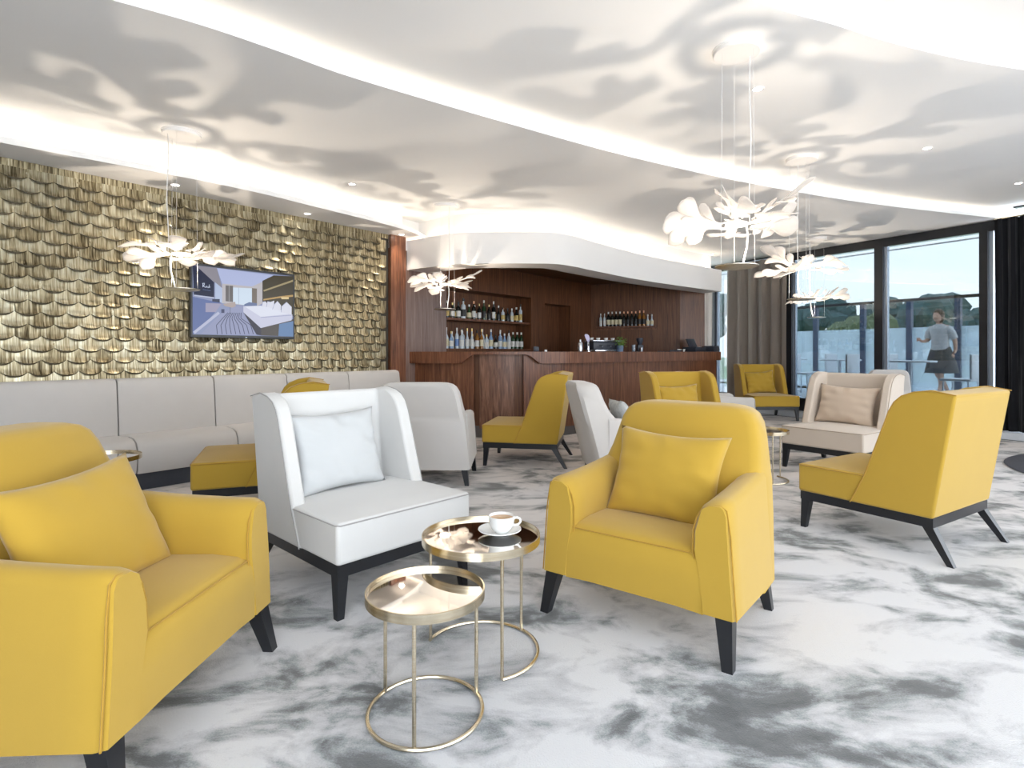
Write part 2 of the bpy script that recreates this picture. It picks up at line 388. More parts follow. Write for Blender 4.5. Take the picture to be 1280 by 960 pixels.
wpart('panel', N1, D0, -0.02, 0.02, 0, 3.08); wpart('panel', D0, D1, -0.02, 0.02, 2.12, 3.08); wpart('panel', D1, CR, -0.02, 0.02, 0, 3.08)
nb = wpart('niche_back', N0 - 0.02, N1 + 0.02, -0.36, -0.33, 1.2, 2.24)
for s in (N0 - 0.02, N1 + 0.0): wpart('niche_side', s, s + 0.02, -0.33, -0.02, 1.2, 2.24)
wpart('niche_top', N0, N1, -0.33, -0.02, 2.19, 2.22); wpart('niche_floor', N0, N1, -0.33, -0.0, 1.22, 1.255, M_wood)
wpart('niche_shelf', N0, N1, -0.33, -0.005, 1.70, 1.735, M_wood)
# door in its recess
dr = struct(wbox('door_1', D0 + 0.36, D1, -0.30, -0.26, 0, 2.12, M_wood_in, True)); 
wpart('door_jamb', D0 - 0.02, D0, -0.30, -0.02, 0, 2.14); wpart('door_jamb', D1, D1 + 0.02, -0.30, -0.02, 0, 2.14); wpart('door_head', D0, D1, -0.3, -0.02, 2.12, 2.14)
wpart('door_recess_panel', D0, D0 + 0.36, -0.30, -0.24, 0, 2.12, M_wood)
bm = bmesh.new(); add_tube(bm, [(D0 + 0.44, 0.25, 1.05), (D0 + 0.44, 0.20, 1.05), (D0 + 0.54, 0.20, 1.05)], 0.009, 6); obj('door_handle', bm, M_alu, dr)
# right hand bar wall
P1 = wall(CR, 0.0); P2 = Vector((3.36, 11.2)); P3 = Vector((3.86, 11.22))
def wall_seg(name, a, b, z0, z1, th, mat, struct_=True, parent=None):
    L_ = (b - a).length; bm = bmesh.new(); add_box(bm, 0, L_, 0, th, z0, z1); o = obj(name, bm, mat, parent, smooth=0); place(o, a, b - a)
    if struct_: struct(o)
    return o
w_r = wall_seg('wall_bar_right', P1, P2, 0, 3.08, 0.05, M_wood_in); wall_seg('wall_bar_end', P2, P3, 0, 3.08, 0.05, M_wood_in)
wall_seg('wall_back', P3 + Vector((0.0, 0.9)), wall(9.9, -0.1) + Vector((0, 1.0)), 0, 3.3, 0.05, M_white)

# ------------------------------------------------------------ ceilings with coves
BC = spline([(-9.8, -2.1), (-5.6, 0.75), (-3.0, 2.45), (-2.14, 2.99), (-1.79, 3.22), (-1.45, 3.51), (-1.05, 3.87), (0, 4.63), (1.16, 5.41), (2.69, 6.26), (4.58, 7.11), (7.0, 7.93)], 5)
CDc = spline([(-7.5, -2.6), (-3.0, 0.9), (-0.6, 2.25), (1.375, 3.21), (1.97, 3.45), (2.65, 3.72), (3.66, 4.01), (6.0, 4.5), (8.9, 4.75)], 5)
AB = spline([wall(-8.8, 0.3), wall(-4.0, 0.30), wall(-1.0, 0.38), wall(0, 0.44), wall(1.55, 0.62), wall(2.6, 0.57), wall(3.9, 0.44), wall(4.6, 0.15)], 5)
def ceil_piece(name, poly, z0, z1): return struct(obj(name, prism([(p[0], p[1]) for p in poly], z0, z1), M_ceil, smooth=0))
ceil_piece('ceiling', BC + [gl(5.6, -0.05), (1.5, 13.4), wall(9.6, -0.1), wall(4.5, -0.1), wall(-8.9, -0.1)], ZB, ZB + 0.045)
ceil_piece('ceiling_middle', CDc + [gl(-0.1, -0.05)] + [p for p in offset(BC, 0.28)][::-1], ZC, ZC + 0.045)
ceil_piece('ceiling_front', offset(CDc, 0.28) + [gl(-13, -0.05)], ZD, ZD + 0.045)
ceil_piece('ceiling_soffit', AB + [wall(4.6, -0.05), wall(-8.8, -0.05)], ZA, ZA + 0.05)
# cove backs and led strips
def cove(name, path, z0, z1, back=0.26, inset=0.13, lip=0.0):
    q = offset(path, back); o = struct(obj(name, ribbon(q, z0, z1, 0.02), M_white, smooth=30))
    q2 = offset(path, inset); bm = bmesh.new()
    add_loft(bm, [[(a[0], a[1], z0 + 0.002), (b[0], b[1], z0 + 0.002), (b[0], b[1], z0 + 0.014), (a[0], a[1], z0 + 0.014)] for a, b in zip(q2, offset(q2, 0.018))])
    led = obj('led_strip', bm, M_strip, o, smooth=0)
    return o
cove('trim_2', BC, ZB + 0.045, ZC); cove('trim_3', CDc, ZC + 0.045, ZD)
cove('trim_4', AB[:-3], ZA + 0.05, ZB, back=0.22, inset=0.10)

# ------------------------------------------------------------ fascia over the bar
FA = spline([(-1.56, 8.02), (-1.20, 7.74), (-0.80, 7.46), (-0.35, 7.38), (0.30, 7.38), (0.62, 7.44), (0.90, 7.70), (1.14, 8.0), (2.07, 9.05), (3.05, 9.95), (4.04, 10.80)], 5)
bm = ribbon(FA, 2.366, 2.78, 0.40); fa = struct(obj('wall_fascia', bm, M_white, smooth=30))
q2 = offset(FA, 0.10); bm = bmesh.new()
add_loft(bm, [[(a[0], a[1], 2.785), (b[0], b[1], 2.785), (b[0], b[1], 2.80), (a[0], a[1], 2.80)] for a, b in zip(q2, offset(q2, 0.018))])
obj('led_strip', bm, M_strip, fa, smooth=0)
obj('cove_back', ribbon(offset(FA, 0.22), 2.78, ZB, 0.03), M_white, fa, smooth=30)
# flat ceiling of the bar behind the fascia
FB = offset(FA, 0.40)
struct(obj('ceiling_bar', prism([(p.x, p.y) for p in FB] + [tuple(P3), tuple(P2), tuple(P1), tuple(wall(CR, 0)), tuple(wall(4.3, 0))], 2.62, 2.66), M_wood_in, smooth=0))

# ------------------------------------------------------------ bar counter
CT = spline([(-1.50, 8.02), (-1.12, 7.88), (-0.55, 7.74), (0.11, 7.70), (0.62, 7.86), (0.98, 8.10), (1.34, 8.50), (2.15, 9.35), (3.09, 10.15), (4.06, 10.88)], 8)
bar = thing('bar_counter', 'long curved dark rosewood bar counter in front of the bottle niche', 'bar counter', (0, 0, 0))
bm = bmesh.new(); rings = []
for p, q in zip(CT, offset(CT, 0.62)):
    if p.x > 3.0: q = p + (q - p) * (1 - 0.27 * min(1, (p.x - 3.0) / 0.8))
    px = 640 + 700 * p.x / p.y
    if px < 574: h = 0.165
    elif px < 592: h = 0.165 - 0.125 * (0.5 - 0.5 * math.cos(PI * (px - 574) / 18))
    elif px < 658: h = 0.04
    elif px < 678: h = 0.04 + 0.125 * (0.5 - 0.5 * math.cos(PI * (px - 658) / 20))
    else: h = 0.165
    dq = (q - W0).dot(WN)
    if dq < 0.04 and q.y < 9.5: q = q + WN * (0.04 - dq)
    q1 = p + (q - p) * 0.045
    rings.append([(p.x, p.y, 1.205), (p.x, p.y, 1.205 - h), (q1.x, q1.y, 1.205 - h), (q1.x, q1.y, 1.17), (q.x, q.y, 1.17), (q.x, q.y, 1.205)])
add_loft(bm, rings); obj('counter_top', bm, M_wood, bar, smooth=25)
def bar_panel(name, p0, p1, off, z0, z1, th, mat):
    sel = [p for p in CT if p0 <= 640 + 700 * p.x / p.y <= p1]
    return obj(name, ribbon(offset(sel, off), z0, z1, th), mat, bar, smooth=25)
bar_panel('front_panel', 480, 592, 0.10, 0.13, 1.165, 0.03, M_wood)
bar_panel('door_panel', 592, 649, 0.12, 0.13, 1.165, 0.03, streaks('figured_rosewood', [(0.30, (0.07, 0.025, 0.014, 1)), (0.5, (0.18, 0.078, 0.043, 1)), (0.72, (0.32, 0.165, 0.10, 1))], (22, 22, 1.6), rough=0.4, coat=0.1, bump=0.05, dist=2.2))
bar_panel('front_panel', 655, 905, 0.10, 0.13, 1.165, 0.03, M_wood)
bar_panel('plinth', 480, 905, 0.13, 0.0, 0.16, 0.03, plain('grey_plinth', (0.10, 0.09, 0.085, 1), 0.5, noise=0.1))
bar_panel('gap_back', 585, 662, 0.17, 0.13, 1.165, 0.02, M_wood_in)
bar_panel('rear_panel', 585, 840, 0.56, 0.0, 1.165, 0.03, M_wood_in)

# ------------------------------------------------------------ window wall
HEAD = 3.08
def gbox(name, u0, u1, o0, o1, z0, z1, mat, parent=None):
    bm = bmesh.new(); add_box(bm, u0, u1, o0, o1, z0, z1); o = obj(name, bm, mat, parent, smooth=0)
    if not parent: place(o, G0, GD); struct(o)
    return o
# local frame: x along GD (away from camera), y is left of GD = (-GD.y, GD.x) = roughly indoors (-0.861,-0.509)
win = gbox('window_1', -0.30, 4.9, -0.05, 0.06, HEAD - 0.15, HEAD - 0.01, M_dark)
def upx(px, off=0.0):
    r = (px - 640) / 700.0; P = G0 + GN * off
    return (r * P.y - P.x) / (GD.x - r * GD.y)
sill = gbox('sill', -13, 4.9, -0.12, 0.30, 0, 0.10, plain('pale_stone_sill', (0.55, 0.57, 0.60, 1), 0.5, noise=0.1), win)
gbox('threshold', -13, 4.9, 0.30, 0.33, 0, 0.006, plain('dark_floor_strip', (0.10, 0.11, 0.11, 1), 0.4, metal=0.5, noise=0.1), win)
gbox('bottom_rail', -0.3, 4.9, -0.04, 0.05, 0.10, 0.34, M_dark, win)
for px, wd in ((1232, 0.10), (1101, 0.13), (989, 0.11), (893, 0.14)):
    u = upx(px)
    gbox('mullion', u - wd / 2, u + wd / 2, -0.05, 0.08, 0.10, HEAD - 0.14, M_dark, win)
    gbox('mullion_face', u - wd / 2 - 0.05, u - wd / 2, -0.03, 0.03, 0.10, HEAD - 0.14, M_alu, win)
us = [upx(p) for p in (1232, 1101, 989, 893)]
for a, b in zip(us, us[1:]): gbox('pane', a + 0.07, b - 0.08, 0.0, 0.012, 0.34, HEAD - 0.16, M_glass, win)
gbox('transom', us[0], us[-1], -0.03, 0.02, HEAD - 0.22, HEAD - 0.205, M_alu, win)
# glazing behind the black curtain and on towards the camera side of the room: bare posts, open to the sky
win2 = gbox('window_2', -13, -0.30, -0.05, 0.05, 3.2, 3.4, M_dark)
for u in (-1.6, -3.6, -5.6, -7.6, -9.6, -11.6): gbox('mullion', u, u + 0.1, -0.05, 0.08, 0.10, 3.2, M_dark, win2)
rear = struct(obj('wall_rear_light_block', box(-10.2, -1.7, -2.5, -2.35, 0, 3.4), M_white, smooth=0))  # unseen wall, added and sized to hold back sky light from the left rear
# curtains
def curtain(name, path, z0, z1, mat, amp, wl_, label, seed, hook=False):
    rnd = random.Random(seed)
    P = [Vector(p) for p in path]; a, b = P[0], P[-1]; L_ = (b - a).length; d = (b - a).normalized(); nrm = Vector((-d.y, d.x))
    n = int(L_ / wl_ * 10); ph = 0; rings = []
    offs = []
    for i in range(n + 1):
        ph += 2 * PI / 10 * rnd.uniform(0.8, 1.25); offs.append((math.sin(ph) + 0.25 * math.sin(2.3 * ph + 1), rnd.uniform(-0.1, 0.1)))
    bm = bmesh.new()
    for zi in range(9):
        f = zi / 8; z = z0 + (z1 - z0) * f; am = amp * (1.0 - 0.25 * f)
        row = []
        for i in range(n + 1):
            o = offs[i][0] * am + offs[i][1] * am * (1 - f); t = i / n * L_ + 0.012 * math.sin(i * 1.7 + f * 3)
            q = a + d * t + nrm * o; row.append(bm.verts.new((q.x, q.y, z)))
        rings.append(row)
    for r0, r1 in zip(rings, rings[1:]):
        for i in range(n): bm.faces.new((r0[i], r0[i + 1], r1[i + 1], r1[i]))
    bmesh.ops.solidify(bm, geom=bm.faces[:], thickness=0.006)
    root = thing(name, label, 'curtain', (a.x, a.y, z0))
    o = obj('drape', bm, mat, root, smooth=60); o.location = (-a.x, -a.y, -z0)
    bm = bmesh.new(); add_tube(bm, [(a.x, a.y, z1 + 0.005), (b.x, b.y, z1 + 0.005)], 0.012, 6); o2 = obj('track', bm, M_alu if not hook else M_gold, root); o2.location = (-a.x, -a.y, -z0)
    return root
ua, ub = upx(985, 0.22), upx(908, 0.22)
curtain('curtain', [gl(ua, 0.22), gl(ub, 0.22)], 0.11, 3.0, M_curt, 0.055, 0.26, 'tall pleated taupe curtain beside the end of the bar', 3)
curtain('curtain', [gl(us[0] - 0.16, 0.20), gl(-3.4, 0.20)], 0.11, 3.05, M_curt_b, 0.05, 0.13, 'black pleated floor length curtain at the right edge of the window', 5, True)
curtain('curtain', [Vector((3.92, 11.42)), Vector((4.06, 11.38))], 0.11, 2.60, M_curt_l, 0.03, 0.1, 'narrow pale curtain strip behind the right end of the bar counter', 8)

# ------------------------------------------------------------ outdoors: terrace
TZ = 0.30
M_terr = plain('pale_terrace_stone', (0.62, 0.66, 0.70, 1), 0.7, noise=0.1, nscale=3)
terr = struct(obj('floor_terrace', prism([gl(-2, -0.14), gl(9, -0.14), gl(9, -9), gl(-2, -9)], TZ - 0.2, TZ), M_terr, smooth=0))
SC = 3.4     # distance of the glazed screen from the window
scr = thing('terrace_screen', 'dark metal terrace screen with frosted glass beyond the window', 'glass screen', (0, 0, 0)); place(scr, G0, GD)
def scrp(name, u0, u1, o0, o1, z0, z1, mat): 
    bm = bmesh.new(); add_box(bm, u0, u1, o0, o1, z0, z1); return obj(name, bm, mat, scr, smooth=0)
scrp('top_rail', -1.5, 8.5, -SC - 0.04, -SC + 0.04, 2.28, 2.34, M_dark)
scrp('bottom_rail', -1.5, 8.5, -SC - 0.03, -SC + 0.03, TZ, TZ + 0.05, M_dark)
def upx_s(px): return upx(px, -SC)
posts = [upx_s(p) for p in (1243, 1198, 1137, 1079, 1020, 965)]
M_post = plain('blue_grey_metal', (0.06, 0.09, 0.15, 1), 0.4, noise=0.1)
for u in posts: scrp('post', u - 0.05, u + 0.05, -SC - 0.05, -SC + 0.05, TZ, 2.28, M_post)
for a, b in zip(posts, posts[1:]): scrp('glass_panel', a + 0.05, b - 0.05, -SC - 0.006, -SC + 0.006, TZ + 0.05, 1.72, M_frost)
# lawn, low hill and trees beyond
struct(obj('ground_lawn', box(-30, 90, 14, 120, -0.4, 0.05), plain('pale_meadow', (0.30, 0.40, 0.26, 1), 0.9, noise=0.3, nscale=0.5), smooth=0))
M_treeA = plain('blue_green_foliage', (0.07, 0.12, 0.12, 1), 0.9, noise=0.6, nscale=3, bump=0.3)
M_treeB = plain('olive_foliage', (0.13, 0.16, 0.09, 1), 0.9, noise=0.6, nscale=3, bump=0.3)
M_trunk = plain('bark', (0.06, 0.045, 0.035, 1), 0.9, noise=0.4)
def tree(x, y, h, r, seed, mat):
    rnd = random.Random(seed)
    t = thing('tree', '', 'tree', (x, y, 0.0), 0, 'trees beyond the terrace')
    bm = bmesh.new(); add_tube(bm, [(0, 0, 0), (0.05, 0, h * 0.3), (0, 0.05, h * 0.6)], [0.22, 0.16, 0.09], 8); obj('trunk', bm, M_trunk, t)
    bm = bmesh.new()
    for i in range(11):
        a = rnd.uniform(0, 2 * PI); q = rnd.uniform(0, r * 0.65); z = h * rnd.uniform(0.35, 0.85); rr = r * rnd.uniform(0.35, 0.6)
        s = bmesh.ops.create_icosphere(bm, subdivisions=2, radius=rr)
        for v in s['verts']: v.co = v.co * rnd.uniform(0.82, 1.12) + Vector((q * math.cos(a), q * math.sin(a), z))
    obj('crown', bm, mat, t, smooth=0); return t
tp = [(960, 0), (1005, 1), (1040, 0), (1075, 2), (1102, 0), (1125, 1), (1150, 0), (1180, 0), (1205, 2), (1228, 1), (1262, 0), (893, 0), (1310, 1)]
ordn = ['first', 'second', 'third', 'fourth', 'fifth', 'sixth', 'seventh', 'eighth', 'ninth', 'tenth', 'eleventh', 'twelfth', 'thirteenth', 'fourteenth', 'fifteenth', 'sixteenth', 'seventeenth', 'eighteenth', 'nineteenth', 'twentieth', 'twenty-first', 'twenty-second', 'twenty-third', 'twenty-fourth', 'twenty-fifth', 'twenty-sixth']
for i, (px, k) in enumerate(tp):
    Y = 38 + (i * 11) % 31; h = (5.6, 4.6, 4.0)[k] * Y / 45
    t = tree((px - 640) / 700 * Y, Y, h, 2.3, i, (M_treeA, M_treeA, M_treeB)[k])
    if px == 893: t['label'] = 'dark tree glimpsed beside the bar end, left of the taupe curtain'
    elif px > 1260: t['label'] = 'dark tree hidden beyond the black curtain, %s' % ('nearer the window' if px < 1300 else 'farther right')
    else: t['label'] = '%s %s tree from the taupe curtain, beyond the terrace screen' % (ordn[[q[0] for q in sorted(tp) if 893 < q[0] < 1261].index(px)] if px < 1261 else 'last', ('blue-green', 'blue-green', 'olive')[k])
# white terrace tables and chairs
M_out = plain('white_terrace_plastic', (0.80, 0.84, 0.88, 1), 0.5, noise=0.02)
def terrace_table(u, off, label):
    p = gl(u, off); t = thing('terrace_table', label, 'table', (p.x, p.y, TZ), 0, 'white terrace tables')
    obj('tabletop', lathe([(0, 0.72), (0.38, 0.72), (0.39, 0.735), (0.38, 0.75), (0, 0.75)], 20), M_out, t)
    obj('pedestal', lathe([(0, 0.0), (0.24, 0.0), (0.24, 0.02), (0.03, 0.05), (0.03, 0.72), (0, 0.72)], 12), M_out, t); return t
def terrace_chair(u, off, rz, label):
    p = gl(u, off); t = thing('terrace_chair', label, 'chair', (p.x, p.y, TZ), rz, 'white terrace chairs')
    obj('seat', box(-0.22, 0.22, -0.22, 0.22, 0.42, 0.46, 0.015), M_out, t)
    obj('backrest', box(-0.22, 0.22, 0.20, 0.24, 0.46, 0.86, 0.015), M_out, t)
    for x in (-0.19, 0.19):
        for y in (-0.19, 0.19):
            bm = bmesh.new(); add_tube(bm, [(x, y, 0), (x * 0.9, y * 0.9, 0.42)], 0.014, 6); obj('leg', bm, M_out, t)
    return t
for u, off, nm in ((1.45, -1.0, 'before the walking woman'), (3.0, -1.6, 'left of the thick mullion'), (4.5, -2.2, 'nearest the taupe curtain')):
    terrace_table(u, off, 'round white terrace table %s' % nm)
    terrace_chair(u + 0.70, off + 0.1, math.atan2(GD.y, GD.x) - PI / 2, 'white chair beyond the terrace table %s' % nm)
    terrace_chair(u - 0.70, off - 0.1, math.atan2(GD.y, GD.x) + PI / 2, 'white chair on this side of the terrace table %s' % nm)

# ------------------------------------------------------------ person walking on the terrace
def skin_obj(name, joints, edges, mat, parent, sub=2):
    me = bpy.data.meshes.new(name); me.from_pydata([j[:3] for j in joints], edges, []); me.update()
    o = bpy.data.objects.new(name, me); C.objects.link(o); o.parent = parent; me.materials.append(mat)
    md = o.modifiers.new('skin', 'SKIN'); md.use_smooth_shade = True
    lay = me.skin_vertices[0] if me.skin_vertices else None
    if lay is None:
        bm = bmesh.new(); bm.from_mesh(me); bm.verts.layers.skin.verify(); bm.to_mesh(me); bm.free(); lay = me.skin_vertices[0]
    for i, j in enumerate(joints):
        r = j[3] if isinstance(j[3], tuple) else (j[3], j[3]); lay.data[i].radius = r
    lay.data[0].use_root = True
    s = o.modifiers.new('sub', 'SUBSURF'); s.levels = sub; s.render_levels = sub
    return o
M_skin = plain('skin', (0.62, 0.38, 0.28, 1), 0.5, noise=0.05); M_hair = plain('brown_hair', (0.075, 0.045, 0.025, 1), 0.55, noise=0.5, nscale=80)
M_blouse = fabric('light_grey_blouse', (0.55, 0.55, 0.56, 1)); M_skirt = fabric('charcoal_skirt', (0.06, 0.065, 0.07, 1)); M_shoe = plain('black_shoe', (0.02, 0.02, 0.02, 1), 0.4, noise=0.1)
px_, py_ = (1176 - 640) / 700 * 10.7, 10.7
pr = thing('person', 'brown-haired woman in light grey top and charcoal skirt walking outside the window', 'person', (px_, py_, TZ), math.radians(200))
# local: facing +x (walk direction), left = +y
J = [(0, 0, 0.92, (0.13, 0.10)), (0.01, 0, 1.05, (0.115, 0.085)), (0.02, 0, 1.20, (0.12, 0.09)), (0.03, 0, 1.34, (0.13, 0.09)), (0.045, 0, 1.42, 0.055), (0.06, 0, 1.48, 0.045),  # 5 neck
     (0.03, 0.15, 1.36, 0.05), (-0.08, 0.20, 1.12, 0.040), (-0.10, 0.20, 0.94, 0.030), (-0.04, 0.20, 0.87, 0.026),   # 6-9 left arm back
     (0.03, -0.15, 1.36, 0.05), (0.06, -0.20, 1.12, 0.040), (0.25, -0.18, 1.10, 0.030), (0.31, -0.17, 1.12, 0.026),     # 10-13 right arm bent forward
     (0.02, 0.09, 0.86, 0.085), (0.16, 0.09, 0.50, 0.058), (0.12, 0.09, 0.28, 0.048), (0.22, 0.09, 0.09, 0.032),      # 14-17 left leg forward
     (0, -0.09, 0.86, 0.085), (-0.04, -0.09, 0.49, 0.058), (-0.22, -0.09, 0.30, 0.046), (-0.34, -0.09, 0.14, 0.032)]  # 18-21 right leg back
E = [(0, 1), (1, 2), (2, 3), (3, 4), (4, 5), (3, 6), (6, 7), (7, 8), (8, 9), (3, 10), (10, 11), (11, 12), (12, 13), (0, 14), (14, 15), (15, 16), (16, 17), (0, 18), (18, 19), (19, 20), (20, 21)]
skin_obj('body', J, E, M_skin, pr)
# head with face
bm = bmesh.new(); bmesh.ops.create_uvsphere(bm, u_segments=24, v_segments=18, radius=1.0)
for v in bm.verts:
    x, y, z = v.co; w = 0.078 * (1 - 0.22 * max(0, -z) ** 1.5)
    nx = x * 0.092 + (0.010 * max(0, x) if z < 0 else 0)
    nose = math.exp(-((y / 0.16) ** 2 + ((z + 0.12) / 0.22) ** 2)) * (0.026 if x > 0 else 0)
    eye = math.exp(-(((abs(y) - 0.36) / 0.15) ** 2 + ((z - 0.05) / 0.13) ** 2)) * (-0.010 if x > 0 else 0)
    mouth = math.exp(-((y / 0.25) ** 2 + ((z + 0.50) / 0.06) ** 2)) * (0.006 if x > 0 else 0)
    v.co = Vector((nx + nose + eye + mouth + 0.075, y * w, z * 0.115 + 1.575))
hd = obj('head', bm, M_skin, pr, smooth=180)
for s in (-1, 1):
    bm = bmesh.new(); bmesh.ops.create_uvsphere(bm, u_segments=10, v_segments=8, radius=0.012)
    for v in bm.verts: v.co += Vector((0.146, s * 0.028, 1.582))
    obj('eye', bm, plain('eye_%s' % ('left' if s > 0 else 'right'), (0.05, 0.04, 0.03, 1), 0.2), hd, smooth=180)
    bm = bmesh.new(); bmesh.ops.create_uvsphere(bm, u_segments=10, v_segments=8, radius=1)
    for v in bm.verts: v.co = Vector((v.co.x * 0.018 + 0.07, v.co.y * 0.009 + s * 0.078, v.co.z * 0.03 + 1.57))
    obj('ear', bm, M_skin, hd, smooth=180)
bm = bmesh.new(); bmesh.ops.create_uvsphere(bm, u_segments=24, v_segments=16, radius=1.0)
for v in bm.verts:
    x, y, z = v.co; f = 1.0
    if x > 0.35 and z < 0.45: f = 0.80
    v.co = Vector((x * 0.106 * f + 0.062, y * 0.092 * (1 if z > -0.3 else 0.95), z * 0.125 + 1.60 - (0.05 * max(0, -z) * (1 if x < 0.1 else 0))))
obj('hair', bm, M_hair, pr, smooth=180)
bm = bmesh.new(); add_loft(bm, [[(0.012 + rx * math.cos(2 * PI * k / 20) + dx, ry * math.sin(2 * PI * k / 20), z) for k in range(20)] for z, rx, ry, dx in ((0.90, 0.128, 0.175, 0), (1.02, 0.115, 0.150, 0), (1.12, 0.115, 0.145, 0.005), (1.25, 0.128, 0.165, 0.01), (1.34, 0.120, 0.185, 0.015), (1.39, 0.085, 0.150, 0.02), (1.43, 0.058, 0.062, 0.03))])
bl = obj('blouse', bm, M_blouse, pr, smooth=60)
for s, pts in ((1, [(0.03, 0.12, 1.36), (0.0, 0.18, 1.28), (-0.06, 0.205, 1.16)]), (-1, [(0.03, -0.12, 1.36), (0.045, -0.18, 1.28), (0.06, -0.205, 1.16)])):
    bm = bmesh.new(); add_tube(bm, pts, [0.07, 0.066, 0.06], 12); obj('sleeve', bm, M_blouse, bl, smooth=60)
bm = bmesh.new(); add_loft(bm, [[(0.0 + rx * math.cos(2 * PI * k / 28) * (1 + 0.05 * wv * math.sin(7 * 2 * PI * k / 28)) + dx, ry * math.sin(2 * PI * k / 28), z) for k in range(28)] for z, rx, ry, dx, wv in ((1.00, 0.118, 0.155, 0, 0), (0.92, 0.140, 0.185, 0, 0), (0.80, 0.19, 0.21, 0, 0.5), (0.65, 0.25, 0.235, -0.02, 1), (0.50, 0.31, 0.25, -0.03, 1.5))], cap0=False, cap1=False)
obj('skirt', bm, M_skirt, pr, smooth=60)
for (fx, fy, fz, pit) in ((0.22, 0.09, 0.0, 0.0), (-0.36, -0.09, 0.05, 0.75)):
    bm = bmesh.new(); Mx = Matrix.Translation((fx, fy, fz)) @ Matrix.Rotation(pit, 4, 'Y')
    add_loft(bm, [[tuple(Mx @ Vector((x, w * math.cos(2 * PI * k / 10), h * 0.5 + h * 0.5 * math.sin(2 * PI * k / 10)))) for k in range(10)] for x, w, h in ((-0.06, 0.02, 0.06), (-0.03, 0.034, 0.09), (0.04, 0.036, 0.075), (0.12, 0.042, 0.05), (0.18, 0.025, 0.03))]); obj('shoe', bm, M_shoe, pr, smooth=60)
# hands with five fingers
for (hx, hy, hz, dv, side) in ((-0.04, 0.20, 0.87, Vector((0.25, 0, -0.97)), 1), (0.31, -0.17, 1.12, Vector((0.98, 0.0, 0.2)), -1)):
    dv = dv.normalized(); lat = Vector((0, 1, 0)).cross(dv).normalized(); p = Vector((hx, hy, hz))
    J2 = [tuple(p) + (0.022,), tuple(p + dv * 0.05) + ((0.034, 0.016),)]; E2 = [(0, 1)]
    for k, (o_, l_) in enumerate(((-0.027, 0.065), (-0.009, 0.078), (0.009, 0.074), (0.027, 0.058))):
        a = p + dv * 0.075 + lat * o_; b_ = a + dv * l_ * 0.55 + Vector((0, -side * 0.008, 0)); c_ = b_ + dv * l_ * 0.4 + Vector((0, -side * 0.02, 0))
        i0 = len(J2); J2 += [tuple(a) + (0.0085,), tuple(b_) + (0.008,), tuple(c_) + (0.0065,)]; E2 += [(1, i0), (i0, i0 + 1), (i0 + 1, i0 + 2)]
    i0 = len(J2); a = p + dv * 0.03 - lat * 0.03; J2 += [tuple(a) + (0.010,), tuple(a + dv * 0.03 - lat * 0.02) + (0.009,)]; E2 += [(0, i0), (i0, i0 + 1)]
    skin_obj('hand', J2, E2, M_skin, pr, 1)

